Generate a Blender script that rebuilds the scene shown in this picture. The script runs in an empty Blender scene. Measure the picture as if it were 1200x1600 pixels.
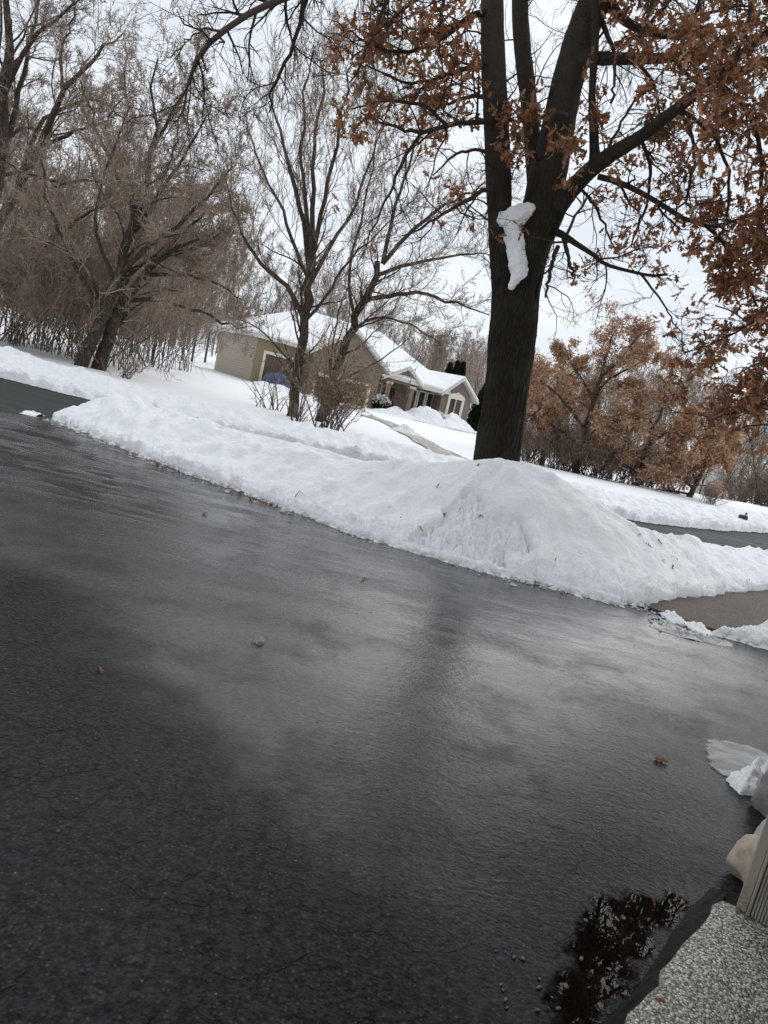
import bpy, math, random
import numpy as np
from mathutils import Matrix, Vector

random.seed(4)
SC = bpy.context.scene
COL = SC.collection
R_ = math.radians

# ------------------------------------------------------------------ camera
EYE, FPX, ROLL, PITCH = 1.6, 1160.0, R_(13.0), R_(9.4)
fwd = np.array([0, math.cos(PITCH), -math.sin(PITCH)])
_r0 = np.array([1.0, 0, 0]); _u0 = np.cross(_r0, fwd)
cright = math.cos(ROLL) * _r0 + math.sin(ROLL) * _u0
cup = -math.sin(ROLL) * _r0 + math.cos(ROLL) * _u0
CPOS = np.array([0, 0, EYE])
cam_d = bpy.data.cameras.new('camera')
cam = bpy.data.objects.new('camera', cam_d); COL.objects.link(cam)
cam_d.sensor_fit = 'VERTICAL'; cam_d.sensor_height = 36.0
cam_d.lens = 36.0 * FPX / 1600.0
cam_d.clip_start = 0.05; cam_d.clip_end = 3000
M = Matrix.Identity(4)
for i in range(3):
    M[i][0] = cright[i]; M[i][1] = cup[i]; M[i][2] = -fwd[i]; M[i][3] = CPOS[i]
cam.matrix_world = M
SC.camera = cam

def ray(px, py): return fwd * FPX + cright * (px - 600) - cup * (py - 800)
def gp(px, py, z=0.0):
    d = ray(px, py); return CPOS + d * ((z - EYE) / d[2])
def at(px, py, Y):
    d = ray(px, py); return CPOS + d * (Y / d[1])

# ------------------------------------------------------------------ node helper
class NT:
    def __init__(s, tree): s.t = tree
    def n(s, typ, props=None, **ins):
        nd = s.t.nodes.new(typ)
        for k, v in (props or {}).items(): setattr(nd, k, v)
        for k, v in ins.items():
            key = int(k[1:]) if k[0] == 'i' and k[1:].isdigit() else k.replace('_', ' ')
            sk = nd.inputs[key]
            if isinstance(v, bpy.types.NodeSocket): s.t.links.new(v, sk)
            else: sk.default_value = v
        return nd
    def math(s, op, a, b=0.0, clamp=False):
        return s.n('ShaderNodeMath', {'operation': op, 'use_clamp': clamp}, i0=a, i1=b).outputs[0]
    def mapr(s, v, a, b, c=0.0, d=1.0, smooth=True):
        return s.n('ShaderNodeMapRange', {'interpolation_type': 'SMOOTHSTEP' if smooth else 'LINEAR'}, i0=v, i1=a, i2=b, i3=c, i4=d).outputs[0]
    def mix(s, f, a, b):
        nd = s.n('ShaderNodeMix', {'data_type': 'RGBA'})
        for k, v in ((0, f), (6, a), (7, b)):
            if isinstance(v, bpy.types.NodeSocket): s.t.links.new(v, nd.inputs[k])
            else: nd.inputs[k].default_value = v if k == 0 or len(v) == 4 else (*v, 1)
        return nd.outputs[2]
    def noise(s, vec, scale, detail=3.0, rough=0.55, dist=0.0):
        return s.n('ShaderNodeTexNoise', None, Vector=vec, Scale=scale, Detail=detail, Roughness=rough, Distortion=dist).outputs[0]
    def mapping(s, vec, scale=(1, 1, 1), rot=(0, 0, 0), loc=(0, 0, 0)):
        return s.n('ShaderNodeMapping', None, Vector=vec, Scale=scale, Rotation=rot, Location=loc).outputs[0]
    def bump(s, h, strength=1.0, dist=0.01, normal=None):
        nd = s.n('ShaderNodeBump', None, Height=h, Strength=strength, Distance=dist)
        if normal is not None: s.t.links.new(normal, nd.inputs['Normal'])
        return nd.outputs[0]

# ------------------------------------------------------------------ world (overcast) and sun
SUN_EL, SUN_AZ = R_(44), R_(22)          # azimuth clockwise from +Y
w = bpy.data.worlds.new('World'); SC.world = w; w.use_nodes = True
t = w.node_tree; t.nodes.clear(); g = NT(t)
sky = t.nodes.new('ShaderNodeTexSky'); sky.sky_type = 'NISHITA'; sky.sun_disc = False
sky.sun_elevation = SUN_EL; sky.sun_rotation = SUN_AZ
gen = t.nodes.new('ShaderNodeTexCoord').outputs['Generated']
sep = g.n('ShaderNodeSeparateXYZ', None, Vector=gen)
zz = g.math('MAXIMUM', sep.outputs[2], 0.0)
den = g.math('ADD', zz, 0.18)
cx = g.math('DIVIDE', sep.outputs[0], den); cy = g.math('DIVIDE', sep.outputs[1], den)
cv = g.n('ShaderNodeCombineXYZ', None, X=cx, Y=cy).outputs[0]
n1 = g.noise(cv, 0.9, 6, 0.55, 0.3)
n2 = g.noise(cv, 3.2, 5, 0.6, 0.2)
cl = g.math('ADD', g.math('MULTIPLY', n1, 0.7), g.math('MULTIPLY', n2, 0.3))
clf = g.mapr(cl, 0.34, 0.62)
ccol = g.mix(clf, (5.45, 5.9, 6.55), (7.0, 7.3, 7.65))
skyc = g.mix(0.95, sky.outputs[0], ccol)
bg = g.n('ShaderNodeBackground', None, Color=skyc, Strength=0.1)
wo = t.nodes.new('ShaderNodeOutputWorld'); t.links.new(bg.outputs[0], wo.inputs[0])
sun_d = bpy.data.lights.new('sun', 'SUN'); sun_d.energy = 0.95; sun_d.angle = R_(70); sun_d.color = (1, 0.985, 0.965)
sun = bpy.data.objects.new('sun', sun_d); COL.objects.link(sun)
sdir = Vector((math.sin(SUN_AZ) * math.cos(SUN_EL), math.cos(SUN_AZ) * math.cos(SUN_EL), math.sin(SUN_EL)))
sun.rotation_euler = sdir.to_track_quat('Z', 'Y').to_euler(); sun.location = (20, 30, 40)
vs = SC.view_settings; vs.view_transform = 'Standard'; vs.look = 'None'; vs.exposure = 0.48; vs.gamma = 1.0; vs.use_curve_mapping = False
SC.cycles.max_bounces = 4; SC.cycles.diffuse_bounces = 2; SC.cycles.glossy_bounces = 2; SC.cycles.transmission_bounces = 2; SC.cycles.adaptive_threshold = 0.015; SC.cycles.use_denoising = True; SC.cycles.denoising_prefilter = 'NONE'; SC.cycles.denoising_input_passes = 'RGB_ALBEDO_NORMAL'

# ------------------------------------------------------------------ object helpers
def tag(o, label=None, cat=None, group=None, kind=None):
    if label: o['label'] = label
    if cat: o['category'] = cat
    if group: o['group'] = group
    if kind: o['kind'] = kind
    return o
def empty(name, loc, label=None, cat=None, group=None, rz=0.0):
    o = bpy.data.objects.new(name, None); COL.objects.link(o); o.location = loc; o.rotation_euler = (0, 0, rz)
    o.empty_display_size = 0.2
    return tag(o, label, cat, group)
def mesh_data(name, V, F, mats, smooth=False):
    """V (n,3); F list of (m,k) int arrays"""
    V = np.asarray(V, dtype=np.float32).reshape(-1, 3)
    F = [np.asarray(f, dtype=np.int32) for f in (F if isinstance(F, list) else [F])]
    me = bpy.data.meshes.new(name)
    me.vertices.add(len(V)); me.vertices.foreach_set('co', V.ravel())
    loops = np.concatenate([f.ravel() for f in F]); tot = np.concatenate([np.full(len(f), f.shape[1], np.int32) for f in F])
    start = np.concatenate([[0], np.cumsum(tot)[:-1]]).astype(np.int32)
    me.loops.add(len(loops)); me.loops.foreach_set('vertex_index', loops)
    me.polygons.add(len(tot)); me.polygons.foreach_set('loop_start', start)
    me.polygons.foreach_set('use_smooth', np.full(len(tot), smooth, bool))
    me.update(calc_edges=True)
    for m in (mats if isinstance(mats, (list, tuple)) else [mats]): me.materials.append(m)
    return me
def link(name, me, parent=None, loc=None):
    o = bpy.data.objects.new(name, me); COL.objects.link(o)
    if parent: o.parent = parent
    if loc is not None: o.location = loc
    return o
def mesh_obj(name, V, F, m, parent=None, smooth=False, loc=None):
    return link(name, mesh_data(name, V, F, m, smooth), parent, loc)
def copy_tree(o, parent=None):
    c = o.copy(); COL.objects.link(c)
    if parent: c.parent = parent
    for ch in list(o.children): copy_tree(ch, c)
    return c

class MB:
    """collects polygons for one mesh"""
    def __init__(s): s.v = []; s.f = []
    def poly(s, pts):
        i = len(s.v); s.v += [tuple(p) for p in pts]; s.f.append(list(range(i, i + len(pts))))
    def box(s, a, b):
        x0, y0, z0 = a; x1, y1, z1 = b; i = len(s.v)
        s.v += [(x0, y0, z0), (x1, y0, z0), (x1, y1, z0), (x0, y1, z0), (x0, y0, z1), (x1, y0, z1), (x1, y1, z1), (x0, y1, z1)]
        s.f += [[i + k for k in q] for q in ((0, 3, 2, 1), (4, 5, 6, 7), (0, 1, 5, 4), (1, 2, 6, 5), (2, 3, 7, 6), (3, 0, 4, 7))]
    def prism(s, pts, d):
        """polygon pts extruded by vector d"""
        n = len(pts); i = len(s.v); d = np.array(d, float)
        s.v += [tuple(p) for p in pts] + [tuple(np.array(p, float) + d) for p in pts]
        s.f += [[i + k for k in range(n)][::-1], [i + n + k for k in range(n)]]
        s.f += [[i + k, i + (k + 1) % n, i + n + (k + 1) % n, i + n + k] for k in range(n)]
    def build(s, name, m, parent=None, bevel=0.0, smooth=False):
        me = bpy.data.meshes.new(name); me.from_pydata(s.v, [], s.f); me.materials.append(m); me.update()
        import bmesh
        bm = bmesh.new(); bm.from_mesh(me); bmesh.ops.recalc_face_normals(bm, faces=bm.faces); bm.to_mesh(me); bm.free()
        o = link(name, me, parent)
        if bevel:
            md = o.modifiers.new('bevel', 'BEVEL'); md.width = bevel; md.segments = 2; md.limit_method = 'ANGLE'
        return o

# ------------------------------------------------------------------ numpy noise
def _hash(ix, iy, iz, seed):
    h = (ix.astype(np.int64) * 374761393 + iy.astype(np.int64) * 668265263 + iz.astype(np.int64) * 2147483647 + seed * 974711) & 0xffffffff
    h = ((h ^ (h >> 13)) * 1274126177) & 0xffffffff
    h = ((h ^ (h >> 16)) * 2246822519) & 0xffffffff
    return ((h ^ (h >> 15)) & 0xffff) / 65535.0
def vnoise(x, y, z=None, seed=0):
    x = np.asarray(x, float); y = np.asarray(y, float); z = np.zeros_like(x) if z is None else np.asarray(z, float)
    ix, iy, iz = np.floor(x), np.floor(y), np.floor(z)
    fx, fy, fz = x - ix, y - iy, z - iz
    fx = fx * fx * (3 - 2 * fx); fy = fy * fy * (3 - 2 * fy); fz = fz * fz * (3 - 2 * fz)
    r = 0
    for dx in (0, 1):
        for dy in (0, 1):
            for dz in (0, 1):
                r = r + _hash(ix + dx, iy + dy, iz + dz, seed) * (fx if dx else 1 - fx) * (fy if dy else 1 - fy) * (fz if dz else 1 - fz)
    return r * 2 - 1
def fbm(x, y, z=None, o=4, seed=0, gain=0.5):
    s = 0; a = 1.0; f = 1.0
    for k in range(o):
        s = s + a * vnoise(x * f, y * f, None if z is None else z * f, seed + k * 7); a *= gain; f *= 2.03
    return s
def sstep(a, b, x):
    t_ = np.clip((x - a) / (b - a), 0, 1); return t_ * t_ * (3 - 2 * t_)
def resample(pts, K):
    """smooth path through pts -> (K, dims)"""
    pts = np.asarray(pts, float); n = len(pts)
    if n == 2: return pts[0] + (pts[1] - pts[0]) * np.linspace(0, 1, K)[:, None]
    e = np.vstack([2 * pts[0] - pts[1], pts, 2 * pts[-1] - pts[-2]])
    u = np.linspace(0, n - 1 - 1e-6, K); i = u.astype(int); f = (u - i)[:, None]
    p0, p1, p2, p3 = e[i], e[i + 1], e[i + 2], e[i + 3]
    return 0.5 * (2 * p1 + (p2 - p0) * f + (2 * p0 - 5 * p1 + 4 * p2 - p3) * f ** 2 + (3 * p1 - p0 - 3 * p2 + p3) * f ** 3)

# ------------------------------------------------------------------ materials
def new_mat(name):
    m = bpy.data.materials.new(name); m.use_nodes = True; tr = m.node_tree; tr.nodes.clear(); q = NT(tr)
    out = tr.nodes.new('ShaderNodeOutputMaterial'); co = tr.nodes.new('ShaderNodeTexCoord').outputs['Object']
    return m, q, out, co
def finish(q, out, **ins):
    b = q.n('ShaderNodeBsdfPrincipled', None, **ins); q.t.links.new(b.outputs[0], out.inputs[0]); return b
def c4(c): return (c[0], c[1], c[2], 1)

def m_plain(name, c, rough=0.6, var=0.25, scale=6.0, bscale=40.0, bd=0.003, stretch=(1, 1, 1)):
    m, q, o, co = new_mat(name)
    v = q.mapping(co, stretch)
    n = q.noise(v, scale, 5, 0.6)
    col = q.mix(n, c4([x * (1 - var) for x in c]), c4([min(1, x * (1 + var)) for x in c]))
    finish(q, o, Base_Color=col, Roughness=rough, Normal=q.bump(q.noise(v, bscale, 4), 0.6, bd))
    return m

def m_snow(name, grain=1.0, dirt=0.5, low=0.05, coarse=0.0):
    m, q, o, co = new_mat(name)
    pos = q.n('ShaderNodeNewGeometry').outputs['Position']
    z = q.n('ShaderNodeSeparateXYZ', None, Vector=pos).outputs[2]
    nb = q.noise(pos, 3.0, 5, 0.6); ng = q.noise(pos, 55.0, 4, 0.7); nm = q.noise(pos, 14.0, 4, 0.6)
    base = q.mix(nb, (0.84, 0.85, 0.865, 1), (0.93, 0.932, 0.935, 1))
    spk = q.mapr(q.noise(pos, 38.0, 3, 0.7), 0.69, 0.76, 0, dirt)
    edge = q.mapr(q.math('ADD', z, q.math('MULTIPLY', q.math('SUBTRACT', nm, 0.5), 0.10)), low + 0.04, low - 0.04, 0, 0.8)
    patch = q.math('MULTIPLY', q.mapr(nm, 0.42, 0.62), edge)
    f = q.math('MAXIMUM', q.math('MULTIPLY', spk, q.mapr(nb, 0.45, 0.65)), patch, True)
    col = q.mix(f, base, (0.17, 0.145, 0.12, 1))
    h = q.math('ADD', q.math('MULTIPLY', ng, 0.9), q.math('ADD', q.math('MULTIPLY', nm, 1.4), q.math('MULTIPLY', q.noise(pos, 24.0, 4, 0.6), 0.9)))
    if coarse: h = q.math('ADD', h, q.math('MULTIPLY', q.noise(pos, 5.0, 5, 0.7), coarse))
    finish(q, o, Base_Color=col, Roughness=0.75, Specular_IOR_Level=0.25, Normal=q.bump(h, 0.75 * grain, 0.022))
    return m

def m_bark(name, c0, c1, moss=0.0, st=(16, 16, 2.2), bd=0.03, scale=1.0):
    m, q, o, co = new_mat(name)
    v = q.mapping(co, st)
    n = q.noise(v, scale, 6, 0.65, 0.6)
    big = q.noise(co, 1.3, 4, 0.6)
    col = q.mix(q.mapr(n, 0.35, 0.68), c4(c0), c4(c1))
    if moss: col = q.mix(q.math('MULTIPLY', q.mapr(big, 0.45, 0.65), moss), col, (0.050, 0.050, 0.020, 1))
    h = q.math('ADD', n, q.math('MULTIPLY', q.noise(co, 60, 3), 0.25))
    finish(q, o, Base_Color=col, Roughness=0.85, Specular_IOR_Level=0.25, Normal=q.bump(h, 0.9, bd))
    return m

def m_oakbark():
    m, q, o, co = new_mat('oak_bark')
    warp = q.n('ShaderNodeVectorMath', {'operation': 'ADD'}, i0=co, i1=q.n('ShaderNodeVectorMath', {'operation': 'SCALE'}, i0=q.n('ShaderNodeTexNoise', None, Vector=co, Scale=5.0, Detail=3.0).outputs[1], Scale=0.05).outputs[0]).outputs[0]
    v = q.mapping(warp, (1, 1, 0.10))
    vo = q.n('ShaderNodeTexVoronoi', {'feature': 'DISTANCE_TO_EDGE'}, Vector=v, Scale=40.0)
    fur = q.mapr(vo.outputs[0], 0.0, 0.30, 0.25, 1.0)
    n = q.noise(v, 44, 5, 0.65); ng = q.noise(co, 90, 3); big = q.noise(co, 1.6, 4, 0.6); z = q.n('ShaderNodeSeparateXYZ', None, Vector=co).outputs[2]
    ridge = q.mix(n, (0.018, 0.012, 0.008, 1), (0.045, 0.034, 0.023, 1))
    low = q.mix(fur, (0.007, 0.005, 0.004, 1), ridge)
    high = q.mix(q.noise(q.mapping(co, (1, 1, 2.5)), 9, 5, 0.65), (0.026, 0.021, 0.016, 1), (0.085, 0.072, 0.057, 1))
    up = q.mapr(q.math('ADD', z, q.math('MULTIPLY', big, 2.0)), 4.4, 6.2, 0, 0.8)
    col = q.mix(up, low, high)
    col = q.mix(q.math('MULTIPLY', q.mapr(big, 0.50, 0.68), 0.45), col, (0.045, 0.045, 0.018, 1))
    h = q.math('ADD', q.math('MULTIPLY', fur, q.math('SUBTRACT', 1.0, q.math('MULTIPLY', up, 0.8))), q.math('ADD', q.math('MULTIPLY', n, 0.5), q.math('MULTIPLY', ng, 0.2)))
    finish(q, o, Base_Color=col, Roughness=0.85, Specular_IOR_Level=0.2, Normal=q.bump(h, 0.9, 0.022)); return m

def m_twig(name, c0, c1):
    m, q, o, co = new_mat(name)
    gi = q.n('ShaderNodeNewGeometry').outputs['Random Per Island']
    col = q.mix(gi, c4(c0), c4(c1))
    finish(q, o, Base_Color=col, Roughness=0.8, Specular_IOR_Level=0.2)
    return m

def m_leaf(name, c0, c1, c2):
    m, q, o, co = new_mat(name)
    gi = q.n('ShaderNodeNewGeometry').outputs['Random Per Island']
    rmp = q.t.nodes.new('ShaderNodeValToRGB'); q.t.links.new(gi, rmp.inputs[0])
    e = rmp.color_ramp.elements; e[0].color = c4(c0); e[1].color = c4(c2); e.new(0.55).color = c4(c1)
    col = q.mix(q.mapr(q.noise(co, 30, 3), 0.3, 0.7, 0, 0.35), rmp.outputs[0], c4([x * 0.5 for x in c0]))
    d = q.n('ShaderNodeBsdfPrincipled', None, Base_Color=col, Roughness=0.6, Specular_IOR_Level=0.3)
    tl = q.n('ShaderNodeBsdfTranslucent', None, Color=col)
    mx = q.n('ShaderNodeMixShader', None, i0=0.46, i1=d.outputs[0], i2=tl.outputs[0])
    q.t.links.new(mx.outputs[0], o.inputs[0]); return m

def m_asphalt():
    m, q, o, co = new_mat('wet_asphalt')
    pos = co
    s = q.n('ShaderNodeSeparateXYZ', None, Vector=pos); X, Y = s.outputs[0], s.outputs[1]
    nl = q.noise(pos, 1.1, 4, 0.6); nm = q.noise(pos, 5.0, 5, 0.65)
    wob = q.math('ADD', q.math('MULTIPLY', q.math('SUBTRACT', nl, 0.5), 0.55), q.math('MULTIPLY', q.math('SUBTRACT', nm, 0.5), 0.35))
    # the film of melt water covers everything but a drier patch by the garage
    d = q.math('ADD', q.math('MULTIPLY', q.math('ADD', X, 1.4), 0.741), q.math('MULTIPLY', q.math('SUBTRACT', Y, 4.0), 0.671))
    wet1 = q.mapr(q.math('ADD', d, q.math('MULTIPLY', wob, 1.3)), -0.42, 0.35)
    d2 = q.math('ADD', q.math('SUBTRACT', Y, 4.15), q.math('MULTIPLY', X, 0.10))
    wet2 = q.mapr(q.math('ADD', d2, wob), -0.3, 0.5)
    gd = q.math('ADD', q.math('MULTIPLY', X, -0.777), q.math('MULTIPLY', Y, 0.629))
    wet = q.mapr(q.math('MAXIMUM', wet1, wet2), 0, 1, 0.16, 1.0)
    wet = q.math('MULTIPLY', wet, q.mapr(q.math('ADD', gd, wob), 0.5, 2.3, 0.30, 1.0))
    wet = q.math('MULTIPLY', wet, q.mapr(q.noise(pos, 1.9, 6, 0.7, 0.5), 0.32, 0.52, 0.62, 1.0))
    # streaks running with the fall of the drive
    sv = q.mapping(pos, (0.6, 1.5, 1), (0, 0, R_(22)))
    st = q.noise(sv, 1.1, 6, 0.65, 0.5)
    film = q.math('MULTIPLY', wet, q.mapr(st, 0.30, 0.62, 0.72, 1.0))
    # smoother standing film along the foot of the bank, broken into streaks
    e = q.math('ADD', Y, q.math('MULTIPLY', X, 0.4))
    fs = q.noise(q.mapping(pos, (0.7, 2.6, 1), (0, 0, R_(24))), 1.5, 6, 0.65, 0.6)
    pool = q.math('MULTIPLY', q.mapr(e, 3.9, 6.6), q.math('MULTIPLY', q.mapr(fs, 0.38, 0.56), q.mapr(X, 0.6, 2.8, 1.0, 0.25)))
    # trickle of frozen melt water running down from the walkway
    ta, tb = gp(740, 985), gp(1120, 1150)
    tl = float(np.hypot(*(tb - ta)[:2])); tx, ty = (tb - ta)[:2] / tl
    al = q.math('ADD', q.math('MULTIPLY', q.math('SUBTRACT', X, float(ta[0])), float(tx)), q.math('MULTIPLY', q.math('SUBTRACT', Y, float(ta[1])), float(ty)))
    pe = q.math('ABSOLUTE', q.math('ADD', q.math('ADD', q.math('MULTIPLY', q.math('SUBTRACT', X, float(ta[0])), float(-ty)), q.math('MULTIPLY', q.math('SUBTRACT', Y, float(ta[1])), float(tx))), q.math('MULTIPLY', wob, 0.35)))
    tr = q.math('MULTIPLY', q.mapr(pe, 0.02, 0.17, 1, 0), q.math('MULTIPLY', q.mapr(al, -0.2, 0.4), q.mapr(al, tl - 0.3, tl + 0.1, 1, 0)))
    tr = q.math('MULTIPLY', tr, q.mapr(q.noise(q.mapping(pos, (1, 1, 1)), 16, 5, 0.7), 0.38, 0.58))
    # aggregate
    g1 = q.noise(pos, 75, 4, 0.7); g2 = q.noise(pos, 28, 4, 0.6)
    vor = q.n('ShaderNodeTexVoronoi', None, Vector=pos, Scale=70.0, Randomness=1.0)
    srnd = q.n('ShaderNodeSeparateColor', None, Color=vor.outputs['Color']).outputs[0]
    ripv = q.mapping(pos, (1, 2.2, 1), (0, 0, R_(-20)))
    rip = q.noise(ripv, 17, 4, 0.6, 0.4)
    warp = q.n('ShaderNodeVectorMath', {'operation': 'ADD'}, i0=pos, i1=q.n('ShaderNodeVectorMath', {'operation': 'SCALE'}, i0=q.n('ShaderNodeTexNoise', None, Vector=pos, Scale=9.0, Detail=4.0).outputs[1], Scale=0.14).outputs[0]).outputs[0]
    vc = q.n('ShaderNodeTexVoronoi', {'feature': 'DISTANCE_TO_EDGE'}, Vector=warp, Scale=4.2)
    crack = q.math('MULTIPLY', q.mapr(vc.outputs[0], 0.0, 0.022, 1, 0), q.mapr(q.noise(pos, 2.7, 3), 0.44, 0.58))
    base = q.mix(q.mapr(q.math('ADD', q.math('MULTIPLY', g1, 0.5), q.math('MULTIPLY', g2, 0.5)), 0.40, 0.62), (0.0013, 0.0014, 0.0017, 1), (0.029, 0.031, 0.035, 1))
    base = q.mix(q.math('MULTIPLY', q.mapr(srnd, 0.62, 0.95), q.mapr(vor.outputs['Distance'], 0.2, 0.5, 1, 0)), base, (0.060, 0.059, 0.057, 1))
    base = q.mix(q.mapr(nm, 0.55, 0.75, 0, 0.45), base, (0.036, 0.035, 0.032, 1))
    base = q.mix(q.math('MULTIPLY', wet, 0.55), base, (0.004, 0.004, 0.0045, 1))
    base = q.mix(q.math('MULTIPLY', crack, 0.8), base, (0.003, 0.003, 0.003, 1))
    vs_ = q.n('ShaderNodeTexVoronoi', None, Vector=pos, Scale=42.0)
    rnd = q.n('ShaderNodeSeparateColor', None, Color=vs_.outputs['Color']).outputs[0]
    fleck = q.math('MULTIPLY', q.mapr(vs_.outputs['Distance'], 0.10, 0.20, 1, 0), q.mapr(rnd, 0.93, 0.99))
    base = q.mix(q.math('MULTIPLY', fleck, q.noise(pos, 3.3, 3)), base, (0.30, 0.29, 0.27, 1))
    sc = q.math('MULTIPLY', q.mapr(q.noise(pos, 2.3, 6, 0.75, 0.8), 0.54, 0.70), q.mapr(g2, 0.42, 0.62))
    base = q.mix(q.math('MULTIPLY', sc, 0.55), base, (0.060, 0.058, 0.052, 1))
    base = q.mix(q.math('MULTIPLY', tr, 0.55), base, (0.20, 0.20, 0.20, 1))
    h = q.math('ADD', q.math('ADD', q.math('MULTIPLY', g1, 0.55), q.math('MULTIPLY', g2, 0.7)), q.math('MULTIPLY', vor.outputs['Distance'], -0.6))
    h = q.math('SUBTRACT', h, q.math('MULTIPLY', crack, 1.2))
    nb = q.bump(h, 1.0, 0.014)
    hw = q.math('ADD', q.math('ADD', q.math('MULTIPLY', rip, 0.8), q.math('MULTIPLY', g2, 0.7)), q.math('MULTIPLY', g1, 0.25))
    hw = q.math('ADD', q.math('MULTIPLY', hw, q.math('SUBTRACT', 1.0, q.math('MULTIPLY', pool, 0.75))), q.math('MULTIPLY', tr, q.math('MULTIPLY', g2, 1.2)))
    cb = q.bump(hw, 0.46, 0.0085)
    finish(q, o, Base_Color=base, Roughness=q.mapr(film, 0, 1, 0.62, 0.5), Specular_IOR_Level=0.12, Normal=nb,
           Coat_Weight=q.math('MAXIMUM', film, pool), Coat_Roughness=q.mapr(q.math('MULTIPLY', st, film), 0.2, 0.7, 0.16, 0.04), Coat_IOR=1.46, Coat_Normal=cb)
    return m

def m_aggregate(name, pal, scale=70.0, wetness=0.3):
    m, q, o, co = new_mat(name)
    v = q.n('ShaderNodeTexVoronoi', None, Vector=co, Scale=scale)
    rnd = q.n('ShaderNodeSeparateColor', None, Color=v.outputs['Color']).outputs[0]
    rmp = q.t.nodes.new('ShaderNodeValToRGB'); q.t.links.new(rnd, rmp.inputs[0]); rmp.color_ramp.interpolation = 'CONSTANT'
    e = rmp.color_ramp.elements
    while len(e) < len(pal): e.new(0.5)
    for k, c in enumerate(pal): e[k].position = k / len(pal); e[k].color = c4(c)
    gap = q.mapr(v.outputs['Distance'], 0.42, 0.75)
    col = q.mix(gap, rmp.outputs[0], c4([x * 0.35 for x in pal[0]]))
    col = q.mix(q.mapr(q.noise(co, 3.0, 4), 0.4, 0.66, 0, 0.6), col, c4([x * 0.6 for x in pal[0]]))
    h = q.math('SUBTRACT', 1.0, q.math('MULTIPLY', v.outputs['Distance'], 1.0))
    finish(q, o, Base_Color=col, Roughness=0.55 - 0.2 * wetness, Normal=q.bump(h, 0.9, 0.5 / scale))
    return m

SNOW = m_snow('bank_snow', 1.0, 0.55, 0.05)
SNOW_FAR = m_snow('plowed_snow', 1.0, 0.9, 0.02, 2.2)
SNOW_LAWN = m_snow('lawn_snow', 0.35, 0.0, -5)
SNOW_ROOF = m_snow('roof_snow', 0.3, 0.0, -5)
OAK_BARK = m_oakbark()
OAK_TWIG = m_twig('oak_twig', (0.020, 0.015, 0.012), (0.060, 0.045, 0.036))
BARK_A = m_bark('grey_bark', (0.020, 0.014, 0.010), (0.105, 0.078, 0.058), 0.15, (30, 30, 6), 0.02)
TWIG_A = m_twig('grey_brown_twig', (0.12, 0.085, 0.062), (0.31, 0.235, 0.178))
TWIG_B = m_twig('tan_twig', (0.185, 0.137, 0.100), (0.44, 0.345, 0.265))
TWIG_R = m_twig('reddish_twig', (0.16, 0.112, 0.09), (0.36, 0.27, 0.22))
LEAF = m_leaf('dry_oak_leaf', (0.15, 0.060, 0.030), (0.32, 0.145, 0.070), (0.54, 0.34, 0.20))
LEAF_FAR = m_leaf('tan_oak_leaf', (0.44, 0.25, 0.145), (0.60, 0.375, 0.23), (0.74, 0.54, 0.37))
LEAF_BUSH = m_leaf('pale_bush_leaf', (0.16, 0.105, 0.055), (0.34, 0.24, 0.13), (0.50, 0.40, 0.24))

# ================================================================== SETTING
# ---- terrain
FAR = [(-40, 17.5), (-22, 16.2), (-14, 15.6), (-8.4, 15.3), (-6.3, 15.0), (-3, 15.0), (0, 15.1), (3, 15.4), (5.46, 16.1), (8.0, 18.2), (10.76, 21.1), (16, 26), (30, 38)]
def terrain(x, y):
    h = -0.05 + 0 * x
    dy = y - np.interp(x, [p[0] for p in FAR], [p[1] for p in FAR])
    rise = 0.20 * sstep(0.6, 4.0, dy)
    fall = -0.030 * np.maximum(0, x + 4) * sstep(6, 16, dy)
    hill = 16.0 * sstep(90, 230, y) * sstep(5, 60, x) - 3.5 * sstep(45, 75, y) * sstep(0, 25, x)
    left = 0.30 * sstep(-4.0, -6.0, x + 0.55 * (y - 4)) * sstep(10.5, 8.0, y)
    return h + rise + np.maximum(fall, -1.4) + hill + left + 0.05 * fbm(x * 0.25, y * 0.25, seed=3) * sstep(1, 4, dy)
xs = np.unique(np.concatenate([np.linspace(-400, -40, 25), np.linspace(-40, 40, 161), np.linspace(40, 400, 30)]))
ys = np.unique(np.concatenate([np.linspace(-60, -4, 8), np.linspace(-4, 60, 150), np.linspace(60, 500, 60)]))
gx, gy = np.meshgrid(xs, ys); V = np.stack([gx, gy, terrain(gx, gy)], -1).reshape(-1, 3)
def grid_faces(ny, nx):
    i = np.arange(ny * nx).reshape(ny, nx)
    return np.stack([i[:-1, :-1], i[:-1, 1:], i[1:, 1:], i[1:, :-1]], -1).reshape(-1, 4)
tag(mesh_obj('ground', V, grid_faces(len(ys), len(xs)), SNOW_LAWN, smooth=True), kind='structure', label='snow covered lawn and terrain')
def ground_z(x, y): return float(terrain(np.array([float(x)]), np.array([float(y)]))[0])

def sheet(name, pts, z, m, label=None):
    b = MB(); b.poly([(p[0], p[1], z) for p in pts]); o = b.build(name, m)
    return tag(o, label, kind='structure')

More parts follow.
